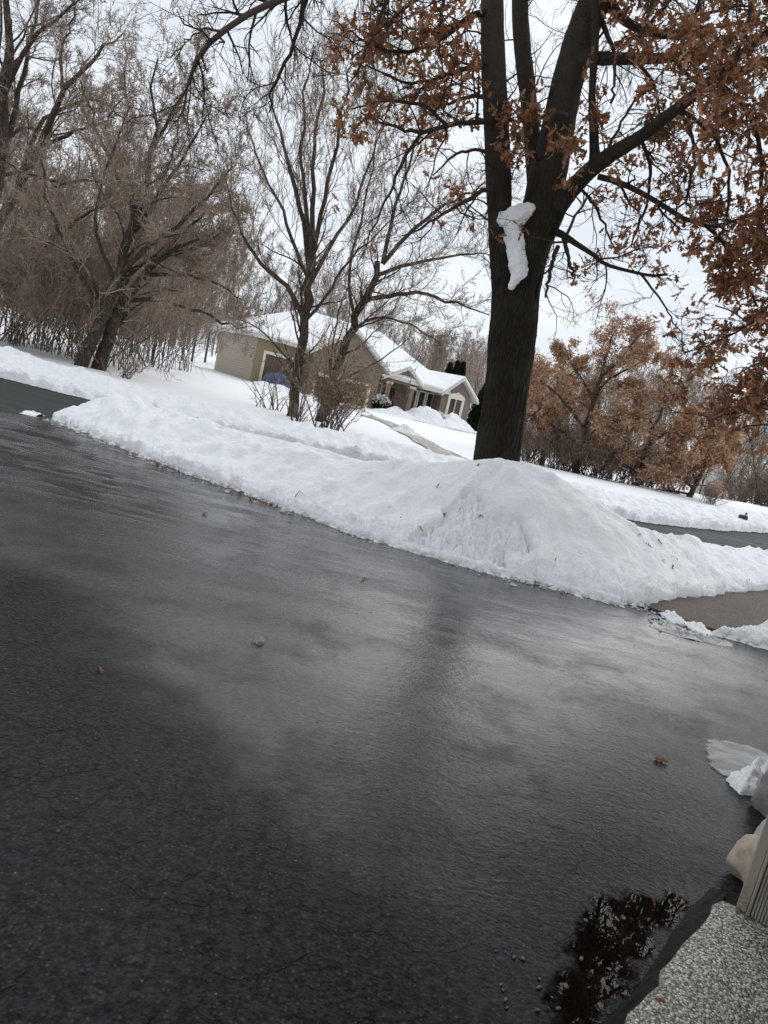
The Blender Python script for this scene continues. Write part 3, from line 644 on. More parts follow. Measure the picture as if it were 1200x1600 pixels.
# secondary limbs: (points, leafiness 0..1, sub-branch count)
sec = [
    # right side, drooping and leafy
    ([(935, 276, 9.7, 9), (960, 283, 9.6, 9), (1000, 299, 9.4, 8), (1055, 332, 9.2, 7), (1108, 354, 9.0, 6), (1150, 346, 8.9, 4), (1195, 330, 8.8, 3)], .75),
    ([(1100, 350, 9.0, 5), (1135, 385, 9.0, 5), (1165, 430, 9.0, 4), (1185, 480, 9.0, 3)], .95),
    ([(868, 362, 9.85, 12), (885, 370, 9.6, 10), (905, 384, 9.4, 8), (940, 408, 9.2, 6), (985, 425, 9.1, 5), (1040, 432, 9.0, 4)], .12),
    ([(1000, 427, 9.05, 4), (1030, 465, 9.0, 3), (1055, 505, 9.0, 2), (1070, 540, 9.0, 2)], .15),
    ([(1120, 128, 9.0, 9), (1165, 170, 8.8, 7), (1190, 250, 8.7, 6), (1185, 340, 8.7, 4), (1160, 410, 8.7, 3)], .9),
    ([(1200, 95, 8.8, 9), (1260, 200, 8.6, 7), (1270, 330, 8.5, 6), (1220, 450, 8.5, 4), (1150, 520, 8.5, 3), (1075, 552, 8.5, 2)], .95),
    ([(1300, 50, 8.6, 8), (1330, 260, 8.4, 7), (1310, 440, 8.3, 5), (1230, 540, 8.3, 4), (1150, 585, 8.3, 2)], .95),
    ([(1330, 250, 8.4, 6), (1350, 480, 8.2, 5), (1290, 590, 8.1, 4), (1200, 630, 8.1, 3), (1105, 655, 8.1, 2)], 0.8),
    ([(1350, 480, 8.2, 4), (1330, 600, 8.0, 4), (1250, 650, 8.0, 3), (1150, 672, 8.0, 2)], 0.9),
    ([(1310, 440, 8.3, 4), (1260, 500, 8.6, 4), (1200, 520, 8.8, 3), (1120, 475, 8.9, 2)], 1.0),
    ([(1000, 214, 9.4, 6), (1015, 260, 9.5, 5), (1010, 320, 9.6, 4), (985, 385, 9.6, 2)], .6),
    ([(1060, 168, 9.2, 6), (1085, 230, 9.3, 5), (1075, 300, 9.4, 4), (1045, 370, 9.4, 2)], .8),
    ([(1060, 168, 9.2, 6), (1120, 220, 9.1, 5), (1140, 300, 9.0, 4), (1120, 380, 9.0, 2)], .9),
    ([(945, 248, 9.6, 5), (965, 200, 9.8, 4), (1000, 150, 10.0, 3), (1040, 110, 10.1, 2)], .8),
    ([(900, 285, 9.8, 5), (935, 330, 9.9, 4), (960, 390, 10.0, 2)], .3),
    ([(1050, 90, 9.4, 5), (1090, 130, 9.2, 5), (1150, 150, 9.0, 4), (1210, 160, 8.8, 2)], 1.0),
    ([(990, 92, 9.6, 5), (1020, 130, 9.7, 4), (1030, 200, 9.8, 3), (1010, 250, 9.8, 2)], .9),
    ([(1060, 57, 9.5, 5), (1110, 20, 9.2, 4), (1160, 10, 9.0, 3), (1220, 30, 8.8, 2)], 1.0),
    ([(1005, 47, 9.7, 5), (1040, 10, 9.6, 4), (1080, -30, 9.5, 2)], .9),
    ([(985, -160, 9.8, 16), (1060, -150, 9.2, 11), (1130, -90, 8.2, 9), (1170, -10, 7.4, 6), (1160, 70, 7.1, 4), (1130, 130, 7.0, 2)], 1.0),
    ([(1060, -150, 9.2, 9), (1100, -60, 8.4, 7), (1090, 10, 8.0, 5), (1060, 60, 7.9, 2)], 1.0),
    ([(960, -60, 9.9, 12), (1000, -60, 9.4, 9), (1020, -10, 9.0, 7), (1000, 60, 8.8, 4), (985, 110, 8.8, 2)], .9),
    ([(1170, -10, 7.4, 5), (1230, 20, 7.2, 5), (1260, 120, 7.1, 4), (1230, 210, 7.0, 2)], 1.0),
    ([(885, 180, 9.75, 8), (865, 175, 9.4, 4), (858, 190, 9.2, 3), (862, 205, 9.2, 2)], 1.0),
    ([(840, 250, 9.8, 6), (830, 215, 9.6, 3), (822, 205, 9.5, 2)], 1.0),
    ([(935, 20, 9.9, 9), (960, 90, 9.6, 5), (955, 160, 9.5, 3)], .8),
    # left side
    ([(768, 20, 9.9, 12), (735, 25, 9.7, 8), (690, 60, 9.5, 7), (640, 80, 9.3, 5), (585, 70, 9.2, 4), (530, 40, 9.1, 2)], .75),
    ([(772, 100, 9.9, 10), (735, 105, 9.7, 7), (690, 120, 9.6, 6), (640, 130, 9.5, 4), (575, 105, 9.4, 2)], .75),
    ([(777, 190, 9.9, 11), (745, 190, 9.7, 8), (700, 197, 9.5, 7), (660, 205, 9.4, 6), (615, 200, 9.3, 4), (565, 175, 9.2, 2)], .45),
    ([(700, 197, 9.5, 6), (660, 165, 9.3, 5), (610, 160, 9.2, 4), (550, 170, 9.1, 2)], .9),
    ([(660, 205, 9.4, 5), (630, 250, 9.3, 5), (612, 295, 9.3, 4), (590, 340, 9.3, 3), (565, 400, 9.3, 2)], .05),
    ([(775, 160, 9.9, 8), (740, 150, 10.3, 6), (690, 160, 10.6, 4), (640, 130, 10.7, 2)], .8),
    ([(780, 250, 9.9, 7), (750, 235, 9.9, 5), (715, 240, 9.8, 4), (680, 275, 9.8, 2)], .7),
    ([(783, 296, 9.9, 8), (757, 297, 9.7, 7), (720, 320, 9.5, 6), (680, 345, 9.4, 4), (630, 370, 9.3, 2)], .12),
    ([(768, -80, 9.9, 12), (720, -60, 9.3, 9), (660, -10, 8.9, 7), (610, 30, 8.7, 5), (580, 70, 8.7, 4), (545, 95, 8.7, 2)], .5),
    ([(700, -45, 9.2, 7), (690, 20, 9.0, 5), (680, 70, 8.9, 4), (650, 105, 8.9, 2)], .9),
    # bare limb hanging in at the top left
    ([(768, -120, 9.9, 18), (640, -130, 8.8, 14), (520, -60, 8.2, 12), (450, -5, 7.9, 10), (395, 18, 7.7, 9), (345, 50, 7.5, 8), (310, 92, 7.4, 7), (293, 130, 7.4, 5), (285, 175, 7.4, 3), (278, 225, 7.4, 2)], 0.0),
    ([(560, -85, 8.4, 8), (490, -40, 8.2, 7), (468, 40, 8.1, 6), (445, 100, 8.1, 5), (428, 140, 8.1, 4), (420, 180, 8.1, 2)], 0.0),
    ([(640, -130, 8.8, 9), (612, -20, 8.7, 7), (588, 40, 8.6, 5), (570, 80, 8.6, 4), (545, 130, 8.6, 2)], 0.03),
    ([(520, -60, 8.2, 6), (470, -50, 8.0, 5), (400, -30, 7.9, 4), (340, -30, 7.8, 2)], 0.0),
    ([(345, 50, 7.5, 4), (320, 45, 7.4, 3), (295, 60, 7.4, 2), (270, 90, 7.4, 1.5)], 0.0),
    # small dead limbs under the big right limb
    ([(872, 385, 9.8, 7), (862, 410, 9.7, 6), (855, 440, 9.7, 5), (850, 465, 9.7, 3)], 0.0),
    ([(880, 372, 9.7, 6), (890, 410, 9.6, 5), (898, 440, 9.6, 3)], 0.0),
    # crown above the frame (it shows in the puddle)
    ([(1020, -330, 9.7, 20), (1080, -420, 9.2, 14), (1180, -450, 8.6, 9), (1300, -420, 8.0, 5)], .9),
    ([(1000, -230, 9.7, 16), (1100, -260, 9.0, 12), (1220, -220, 8.2, 9), (1330, -120, 7.6, 6), (1400, 20, 7.3, 3)], 1.0),
    ([(1000, -230, 9.8, 14), (960, -340, 8.8, 10), (1000, -450, 7.8, 7), (1080, -500, 7.2, 3)], .9),
    ([(985, -160, 9.8, 12), (1000, -220, 8.6, 9), (1080, -260, 7.4, 7), (1180, -240, 6.6, 3)], .95),
    ([(775, -250, 9.9, 12), (860, -330, 9.0, 9), (900, -420, 8.2, 6), (880, -520, 7.6, 3)], .6),
    ([(775, -280, 9.9, 11), (700, -350, 9.2, 8), (620, -380, 8.6, 4)], .4),
    ([(1290, -30, 8.9, 8), (1400, -80, 8.4, 6), (1500, -40, 8.0, 3)], 1.0),
    ([(1300, 50, 8.6, 8), (1420, 120, 8.0, 6), (1480, 260, 7.6, 3)], 1.0),
    ([(1020, -330, 9.7, 14), (1150, -330, 10.6, 10), (1290, -280, 11.4, 6), (1400, -150, 11.8, 3)], .9),
    ([(1330, 150, 9.0, 9), (1290, 260, 9.3, 6), (1240, 340, 9.6, 4), (1220, 420, 9.6, 2)], 1.0),
    ([(1300, 50, 8.6, 8), (1380, 200, 8.8, 6), (1400, 330, 9.0, 4), (1380, 450, 9.0, 2)], 1.0),
    ([(1300, 50, 8.6, 8), (1260, 180, 8.0, 6), (1250, 290, 7.8, 4), (1300, 380, 7.6, 2)], 1.0),
    ([(1330, -120, 7.6, 8), (1300, 60, 7.2, 6), (1330, 200, 7.0, 4), (1400, 300, 6.9, 2)], 1.0),
    ([(1330, -120, 7.6, 8), (1420, 0, 7.6, 6), (1480, 150, 7.8, 4), (1450, 300, 8.0, 2)], 1.0),
    ([(1220, -220, 8.2, 9), (1280, -140, 8.0, 6), (1360, 40, 7.8, 4), (1420, 160, 7.6, 2)], 1.0),
    ([(1200, 95, 8.8, 8), (1290, 130, 9.6, 6), (1360, 260, 10.2, 4), (1330, 420, 10.4, 2)], 1.0),
]
br = TubeSet(); LP = []; LD = []
SP = []; SR = []; SL = []
for pts, lf in sec:
    p, r = limb(pts, 16)
    p = p + 0.02 * rngO.normal(size=p.shape) * np.linspace(0, 1, 16)[:, None]
    SP.append(p); SR.append(np.maximum(r, 0.006)); SL.append(lf)
SP = np.stack(SP); SR = np.stack(SR); SL = np.array(SL)
br.add(SP, SR, 9)
for k in range(len(SP)):
    lf = SL[k]; Pk, Rk = SP[k:k + 1], SR[k:k + 1]
    ln = np.linalg.norm(np.diff(SP[k], axis=0), axis=1).sum()
    n1 = max(4, int(ln * 4.6))
    A, RA = grow(Pk, Rk, n1, rngO, 0.12, 1.0, 55, 14, 0, 0.45, 7, 0.20, -0.05 if lf > 0.02 else -0.15, -0.03, 0.5, 0.005, 0.35, absL=0.75 if lf > 0.02 else 0.7)
    br.add(A, RA, 5)
    B, RB = grow(A, RA, 5, rngO, 0.15, 1.0, 48, 16, 0.5, 0.4, 5, 0.22, 0.0, -0.02, 0.6, 0.0032, 0.3); br.add(B, RB, 4)
    D, RD = grow(B, RB, 4, rngO, 0.2, 1.0, 45, 16, 0.7, 0.4, 5, 0.2, 0.0, 0.0, 0.7, 0.0026, 0.3, keep=0.85); br.add(D, RD, 3)
    if lf > 0:
        tips = np.concatenate([B[:, -1], D[:, -1]]); d = np.concatenate([B[:, -1] - B[:, -2], D[:, -1] - D[:, -2]])
        cl = vnoise(tips[:, 0] * 2.2, tips[:, 1] * 2.2, tips[:, 2] * 2.2, seed=21) + 0.30 * rngO.normal(size=len(tips))
        q = np.quantile(cl, 1 - 0.43 * lf ** 1.4); s = cl > q
        LP.append(tips[s]); LD.append(d[s])
# fine bare shoots on the trunks and big limbs
big = [pxpath([(p[0], p[1], p[2], r_px(p[3], p[2])) for p in q], 16) for q in trunk_paths[1:]]
bp = np.stack([b_[0] for b_ in big]); brr = np.stack([b_[1] for b_ in big])
A, RA = grow(bp, brr, 14, rngO, 0.2, 1.0, 65, 12, 0, 0.5, 8, 0.2, -0.05, -0.02, 0.10, 0.006, 0.2, absL=0.8); br.add(A, RA, 5)
B, RB = grow(A, RA, 5, rngO, 0.2, 1.0, 50, 15, 0.45, 0.4, 5, 0.2, 0, 0, 0.6, 0.003, 0.3); br.add(B, RB, 3)
D, RD = grow(B, RB, 3, rngO, 0.2, 1.0, 45, 16, 0.55, 0.4, 4, 0.2, 0.0, 0.0, 0.7, 0.0022, 0.3); br.add(D, RD, 3)
me = br.mesh('branches', OAK_TWIG); me.transform(Matrix.Translation(-base_oak)); link('branches', me, oak)
LP = np.concatenate(LP); LD = unit(np.concatenate(LD))
rep = 5
LP = np.repeat(LP, rep, 0) + 0.028 * rngO.normal(size=(len(LP) * rep, 3)); LD = np.repeat(LD, rep, 0)
LD = unit(LD * 0.5 + 0.75 * rngO.normal(size=LD.shape) + np.array([0, 0, -0.35]))
v, f = leaves(LP, LD, 0.112 * rngO.uniform(0.6, 1.25, len(LP)), rngO, 'lobed')
me = mesh_data('leaves', v, f, LEAF); me.transform(Matrix.Translation(-base_oak)); o = link('leaves', me, oak)
print('oak leaves', len(LP), 'branch faces', len(br.F))

# snow wedged in the fork
cl_ = TubeSet()
for pts in ([(786, 343, 9.755, 24), (798, 342, 9.755, 30), (815, 333, 9.755, 26), (829, 323, 9.75, 15)], [(798, 342, 9.755, 28), (801, 365, 9.755, 27), (807, 395, 9.73, 28), (810, 420, 9.725, 27), (804, 438, 9.725, 16), (797, 450, 9.73, 6)]):
    p, r = limb(pts, 16); d0 = unit(p[:1] - p[1:2]); d1 = unit(p[-1:] - p[-2:-1])
    p = np.vstack([p[:1] + d0 * r[0] * .8, p[:1] + d0 * r[0] * .45, p, p[-1:] + d1 * r[-1] * .45, p[-1:] + d1 * r[-1] * .8]); r = np.concatenate([[0.002, r[0] * .8], r, [r[-1] * .8, 0.002]])
    cl_.add(p[None], r[None], 18)
me = cl_.mesh('snow_clump', SNOW); tmp = link('x', me); md = tmp.modifiers.new('r', 'REMESH'); md.mode = 'VOXEL'; md.voxel_size = 0.006; md = tmp.modifiers.new('s', 'SMOOTH'); md.iterations = 5
dg = bpy.context.evaluated_depsgraph_get(); me3 = bpy.data.meshes.new_from_object(tmp.evaluated_get(dg)); bpy.data.objects.remove(tmp)
nv = len(me3.vertices); co = np.zeros(nv * 3, np.float32); no = np.zeros(nv * 3, np.float32); me3.vertices.foreach_get('co', co); me3.vertices.foreach_get('normal', no)
co = co.reshape(-1, 3); no = no.reshape(-1, 3); co = co + no * (0.022 * fbm(co[:, 0] * 13, co[:, 1] * 13, co[:, 2] * 13, o=4, seed=3))[:, None]
me3.vertices.foreach_set('co', co.astype(np.float32).ravel()); me3.polygons.foreach_set('use_smooth', np.ones(len(me3.polygons), bool)); me3.update(); me3.materials.clear(); me3.materials.append(m_snow('clump_snow', 0.8, 0.5, -5))
tag(link('snow_clump', me3), 'strip of snow stuck in the fork of the oak trunk', 'snow')

# ---- two trees in the neighbour's front yard
def stems_px(lst, Y0):
    out = []
    for pts in lst:
        out.append(pxpath([(p[0], p[1], Y0 + (p[3] if len(p) > 3 else 0), r_px(p[2], Y0)) for p in pts], 14))
    return out
YA = 21.0
bare_tree('upright vase-shaped bare tree in the yard in front of the garage', stems_px([
    [(452, 662, 30), (458, 640, 23), (466, 580, 21), (477, 500, 19), (484, 440, 19), (486, 405, 16)],
    [(484, 425, 12), (472, 340, 10), (452, 260, 8, -.3), (435, 190, 5, -.5), (420, 120, 2, -.6)],
    [(486, 410, 12), (490, 320, 10), (492, 220, 7, .3), (505, 130, 5, .5), (520, 60, 2, .6)],
    [(487, 408, 11), (503, 330, 9, -.4), (522, 240, 7, -.8), (540, 150, 4, -1), (558, 70, 2, -1.2)],
    [(486, 440, 10), (520, 380, 8, .5), (560, 310, 6, 1), (590, 230, 4, 1.3), (615, 150, 2, 1.5)],
    [(475, 500, 11), (452, 452, 10, -.3), (418, 420, 8, -.5), (388, 385, 6, -.8), (368, 340, 4, -1), (352, 280, 2, -1.2)],
    [(484, 440, 9), (462, 390, 8, .5), (438, 320, 6, 1), (405, 250, 4, 1.4), (380, 180, 2, 1.6)],
    [(478, 500, 8), (505, 470, 6, -.6), (530, 430, 5, -1.2), (575, 380, 3, -1.6), (625, 330, 2, -2)],
    [(487, 400, 9), (478, 320, 8, -1), (470, 240, 6, -1.4), (475, 150, 4, -1.6), (488, 80, 2, -1.7)],
], YA), 101, TWIG_A, BARK_A, n=(15, 7, 5, 3), L=(0.46, 0.46, 0.52, 0.55), ang=30, up=0.40, upw=0.05, r3=0.004)
bare_tree('leaning bare tree with long sideways limbs growing behind the brown-leaved bush', stems_px([
    [(494, 672, 22), (508, 630, 19), (527, 570, 18), (548, 515, 17), (572, 462, 16), (598, 412, 12)],
    [(598, 412, 10), (612, 350, 8), (628, 290, 6, .4), (650, 230, 4, .6), (672, 170, 2, .8)],
    [(598, 412, 10), (640, 365, 8, -.3), (690, 325, 6, -.6), (735, 300, 4, -1), (775, 270, 2, -1.2)],
    [(572, 468, 10), (610, 462, 9, -.4), (660, 460, 7, -.8), (710, 474, 5, -1), (765, 492, 2, -1.2)],
    [(590, 430, 9), (630, 415, 8, .4), (680, 405, 6, .8), (730, 395, 4, 1), (775, 400, 2, 1.2)],
    [(556, 500, 8), (545, 440, 7, .4), (560, 360, 5, .8), (580, 270, 4, 1.1), (600, 190, 2, 1.3)],
    [(540, 530, 6), (575, 500, 5, -.5), (620, 500, 4, -.8), (660, 520, 3, -1), (690, 540, 2, -1.2)],
], YA + .7), 102, TWIG_A, BARK_A, n=(16, 7, 5, 3), L=(0.46, 0.46, 0.52, 0.55), ang=36, up=0.18, upw=0.03, r3=0.004)

# ---- thicket on the left across the street
YL = 22.5
bare_tree('leaning dark double-trunked tree, the thicker front stem at the street bank', stems_px([
    [(124, 578, 30), (140, 540, 26), (165, 480, 24), (188, 425, 20), (205, 370, 16), (218, 310, 13), (230, 250, 10), (240, 180, 6), (250, 90, 3)],
    [(190, 425, 12), (232, 385, 10, -.4), (285, 345, 8, -.8), (330, 300, 5, -1.2), (365, 250, 2, -1.5)],
    [(214, 330, 10), (180, 270, 8, .3), (150, 200, 6, .6), (128, 130, 3, .8)],
    [(230, 250, 8), (262, 190, 6, -.3), (295, 130, 4, -.5), (312, 60, 2, -.6)],
    [(160, 490, 12), (115, 410, 9, -.6), (80, 330, 6, -1), (60, 250, 3, -1.3)],
    [(200, 380, 10), (250, 300, 8, .5), (300, 220, 5, 1), (335, 160, 2, 1.3)],
    [(180, 440, 9), (150, 360, 7, -.8), (160, 280, 5, -1.2), (190, 200, 3, -1.4), (200, 110, 2, -1.5)],
    [(175, 455, 9), (240, 400, 7, .8), (300, 390, 5, 1.4), (350, 360, 3, 1.8)],
], YL), 111, TWIG_B, BARK_A, n=(18, 9, 6, 4), L=(0.38, 0.45, 0.5, 0.55), up=0.15, upw=0.03, r3=0.006)
bare_tree('leaning brown tree with limbs drooping toward the garage beside the double trunk', stems_px([
    [(152, 584, 34), (162, 550, 28), (180, 500, 24), (205, 455, 18), (238, 418, 14), (270, 390, 10), (310, 370, 5)],
    [(195, 470, 10), (240, 468, 9, -.3), (290, 480, 7, -.6), (340, 500, 5, -.9), (390, 515, 2, -1.2)],
    [(225, 430, 9), (280, 430, 7, .5), (330, 440, 5, .9), (380, 470, 2, 1.3)],
    [(185, 490, 9), (200, 410, 7, .5), (240, 330, 5, .9), (260, 260, 2, 1.3)],
    [(170, 520, 8), (150, 450, 7, .6), (110, 380, 5, 1), (90, 300, 2, 1.4)],
    [(240, 418, 8), (300, 350, 6, .8), (340, 320, 4, 1.2), (370, 330, 2, 1.5)],
], YL + .5), 112, TWIG_B, BARK_A, n=(18, 9, 6, 4), L=(0.40, 0.45, 0.5, 0.55), up=0.05, upw=-0.01, r3=0.006)
bare_tree('tallest thick-limbed bare tree rising above the thicket at far left', stems_px([
    [(-65, 600, 60), (-50, 520, 52), (-30, 400, 46), (-8, 260, 40), (4, 150, 30), (10, 50, 20), (16, -80, 8)],
    [(-25, 390, 24), (20, 310, 20, -.5), (62, 230, 16, -1), (100, 150, 12, -1.4), (150, 85, 7, -1.7), (190, 55, 3, -1.9)],
    [(-5, 260, 18), (20, 190, 15, .5), (40, 100, 11, 1), (55, 20, 7, 1.4), (75, -70, 3, 1.6)],
    [(-40, 470, 20), (5, 440, 15, -.6), (55, 400, 12, -1), (100, 360, 9, -1.3), (150, 335, 5, -1.6), (190, 320, 2, -1.8)],
    [(20, 310, 14), (60, 200, 11, .6), (100, 170, 9, 1.1), (150, 155, 6, 1.5), (200, 190, 3, 1.8)],
    [(5, 150, 14), (50, 60, 10, -.5), (100, 20, 6, -.9), (140, -20, 3, -1.2)],
    [(62, 230, 10), (110, 210, 8, -.9), (160, 190, 5, -1.2), (200, 150, 2, -1.5)],
    [(100, 150, 8), (95, 90, 6, -1), (110, 40, 4, -1.2), (120, -20, 2, -1.3)],
], YL + 2.5), 113, TWIG_A, BARK_A, thick=0.6, n=(16, 8, 5, 3), L=(0.34, 0.42, 0.5, 0.55), up=0.12, upw=0.03, r3=0.0055)

SHRUB_BARK = m_bark('shrub_bark', (0.055, 0.042, 0.034), (0.19, 0.15, 0.12), 0.0, (30, 30, 8), 0.01)
def shrub(label, base, h, spread, seed, ns=26, tw=TWIG_B, group=None, name='bare_shrub', n=(7, 5, 3), leafy=None, r0=0.02, cat='shrub'):
    rng = np.random.default_rng(seed); base = np.array(base, float); K = 10
    az = rng.uniform(0, 2 * np.pi, ns); sp = np.sqrt(rng.random(ns)) * spread
    P = np.zeros((ns, K, 3)); u = np.linspace(0, 1, K)
    hh = h * rng.uniform(0.6, 1.05, ns) * (1 - 0.35 * (sp / (spread + 1e-6)) ** 2)
    b0 = rng.normal(size=(ns, 2)) * spread * 0.16
    for k in range(2):
        P[..., k] = base[k] + b0[:, k:k + 1] + (np.cos(az) if k == 0 else np.sin(az))[:, None] * sp[:, None] * (u ** 1.3)[None] + 0.05 * h * np.cumsum(rng.normal(size=(ns, K)) * 0.25, 1) * u
    P[..., 2] = base[2] - 0.1 + hh[:, None] * u[None]
    R = r0 * rng.uniform(0.5, 1.2, ns)[:, None] * np.linspace(1, 0.3, K)[None]
    T = TubeSet(); T.add(P, R, 5); C = TubeSet()
    P1, R1 = grow(P, R, n[0], rng, 0.2, 1.0, 38, 12, 0.35, 0.4, 6, 0.2, 0.15, 0.02, 0.6, 0.005, 0.5); C.add(P1, R1, 4)
    P2, R2 = grow(P1, R1, n[1], rng, 0.15, 1.0, 42, 15, 0.5, 0.4, 5, 0.2, 0.1, 0, 0.6, 0.004, 0.4); C.add(P2, R2, 3)
    last = P2
    if n[2]:
        P3, R3 = grow(P2, R2, n[2], rng, 0.15, 1.0, 45, 15, 0.6, 0.4, 4, 0.2, 0.1, 0, 0.7, 0.0035, 0.3); C.add(P3, R3, 3); last = P3
    lm = None
    if leafy:
        frac, size, lm_ = leafy
        tips = np.concatenate([last[:, -1], last[:, 1]]); d = np.concatenate([last[:, -1] - last[:, -2]] * 2)
        k = (rng.random(len(tips)) < frac) & (tips[:, 2] > base[2] + 0.28 * h)
        tips, d = tips[k], unit(unit(d[k]) + 0.8 * rng.normal(size=(k.sum(), 3)) + np.array([0, 0, -0.2]))
        v, f = leaves(tips, d, size * rng.uniform(0.6, 1.3, len(tips)), rng, 'simple'); lm = mesh_data('leaves', v, f, lm_)
    r = empty(name, base, label, cat, group)
    for nm, me_ in (('stems', T.mesh('stems', SHRUB_BARK)), ('twigs', C.mesh('twigs', tw)), ('leaves', lm)):
        if me_ is not None: me_.transform(Matrix.Translation(-Vector(base))); link(nm, me_, r)
    return r

# bush with clinging pale leaves between the yard trees
pb = gpt(512, 672)
shrub('round bush full of pale brown dead leaves in front of the wide garage door', pb, 2.3, 1.15, 201, 30, TWIG_R, None, 'leafy_bush', (7, 5, 3), (0.50, 0.065, LEAF_BUSH))
pb = gpt(425, 640)
shrub('low thin bare shrub spreading left of the upright yard tree', pb, 1.35, 1.2, 202, 14, TWIG_R, None, 'bare_shrub', (4, 3, 0))
pb = gpt(462, 668)
shrub('narrow clump of straight dark shoots between the two yard trees', pb, 1.3, 0.5, 203, 16, TWIG_R, None, 'bare_shrub', (3, 2, 0))
pb = gpt(190, 590)
shrub('small pale weedy shrub at the foot of the leaning brown tree', pb, 1.2, 0.9, 204, 18, TWIG_B, None, 'bare_shrub', (4, 3, 0), r0=0.012)
THK = 'tangled shrubs of the thicket across the street'
thk = [shrub('tangled brown shrub in the thicket behind the left street bank', (0, 0, 0), 3.6, 2.1, 210 + k, 20, (TWIG_B, TWIG_A, TWIG_B)[k], THK, 'thicket_shrub', (9, 6, 3), r0=0.014) for k in range(3)]
used = [False] * 3
for j, (px, py, dY, s) in enumerate([(-45, 552, 0, 1.25), (15, 556, .3, 1.15), (55, 562, -.2, 1.0), (92, 570, .4, 1.15), (-10, 548, 2.2, 1.5), (45, 552, 2.6, 1.5), (110, 560, 2.4, 1.5), (165, 572, 2.2, 1.3), (200, 575, 3.4, 1.1),
                                     (20, 545, 5.5, 1.9), (90, 550, 6, 1.9), (150, 556, 6, 1.8), (-60, 545, 4, 1.9), (230, 566, 8, 1.5), (270, 570, 14, 1.7), (225, 560, 14, 2.0)]):
    p = gpt(px, py, 0.0); Yq = 22.6 + dY; p = at(px, py, Yq); z = ground_z(p[0], p[1]) + (0.3 if dY < 1 else 0.05)
    k = j % 3; r = thk[k] if not used[k] else copy_tree(thk[k]); used[k] = True
    r.location = (p[0], p[1], z); r.rotation_euler = (0, 0, j * 1.7); r.scale = (s * 0.95, s * 0.95, s)

# ---- background woods: four tree kinds, then copies
def straight_tree(label, h, seed, tw, n=(16, 8, 5, 3), group=None, lean=0.0, r=0.13, forks=3, up=0.35, L=(0.36, .42, .5, .5), name='woodland_tree', leafy=None, r3=0.008, t0=0.25):
    rng = np.random.default_rng(seed); K = 14; st = []
    for k in range(forks):
        u = np.linspace(0, 1, K)
        a = rng.uniform(0, 6.28); sp = h * (0.05 if k == 0 else 0.26) * rng.uniform(.7, 1.2)
        s0 = 0.0 if k == 0 else rng.uniform(0.18, 0.42)
        P = np.zeros((K, 3)); f = np.clip((u * (1 - s0)), 0, 1)
        P[:, 2] = h * (s0 + f * (1 if k == 0 else 0.9)); P[:, 0] = math.cos(a) * sp * u ** 1.2 + lean * P[:, 2]; P[:, 1] = math.sin(a) * sp * u ** 1.2
        st.append((P, (r if k == 0 else r * 0.55) * np.linspace(1, 0.12, K)))
    return bare_tree(label, st, seed, tw, BARK_A, group, n=n, L=L, up=up, r3=r3, name=name, leafy=leafy, base=(0, 0, 0), t0=t0)
WG = 'bare woodland trees standing behind the house and thicket'
WL = ['grey bare tree in the wood behind the house', 'tan bare tree in the wood behind the house', 'reddish bare tree in the wood behind the house']
protos = [straight_tree(WL[0], 10, 301, TWIG_A, group=WG), straight_tree(WL[1], 10, 302, TWIG_B, group=WG, forks=4, n=(15, 7, 5, 3)), straight_tree(WL[2], 10, 303, TWIG_R, group=WG, forks=5, n=(15, 7, 5, 3), r=0.09)]
pu = [False] * 3
rw = np.random.default_rng(77)
def put(k, px, Y, ytop=None, h=None, rz=None, sx=1.0):
    """stand woodland tree k on the terrain at picture column px, depth Y; its top reaches picture row ytop"""
    hy = 601 + 0.2309 * (px - 600)
    p = at(px, hy + 30, Y); z = ground_z(p[0], p[1])
    if h is None: h = at(px, ytop, Y)[2] - z
    r = protos[k] if not pu[k] else copy_tree(protos[k]); pu[k] = True
    s = h / 10.0; r.location = (p[0], p[1], z - 0.1); r.rotation_euler = (0, 0, rw.uniform(0, 6.28) if rz is None else rz); r.scale = (s * sx, s * sx, s)
    return r
# left, behind the thicket and beside the house
for px, Y, yt in [(-40, 34, 120), (20, 38, 200), (70, 34, 180), (120, 40, 230), (165, 36, 150), (205, 44, 240), (240, 38, 220), (255, 50, 300), (285, 52, 300), (300, 56, 330), (320, 62, 340), (340, 58, 330), (300, 70, 360), (262, 62, 310), (350, 66, 380),
                  (-90, 42, 150), (40, 52, 260), (100, 55, 260), (150, 58, 280), (205, 60, 300), (230, 72, 340)]:
    put(int(rw.integers(0, 3)), px, Y, ytop=yt, sx=0.9)
# right behind the house
for px, Y, yt in [(395, 66, 400), (430, 74, 420), (470, 78, 400), (510, 72, 430), (545, 82, 440), (590, 80, 470), (625, 78, 505), (655, 74, 520), (685, 78, 522), (715, 80, 515), (745, 76, 530), (670, 92, 520), (700, 95, 525), (730, 70, 545), (640, 90, 510), (765, 82, 540)]:
    put(int((0, 2, 2, 1)[int(rw.integers(0, 4))]), px, Y, ytop=yt, sx=1.0)

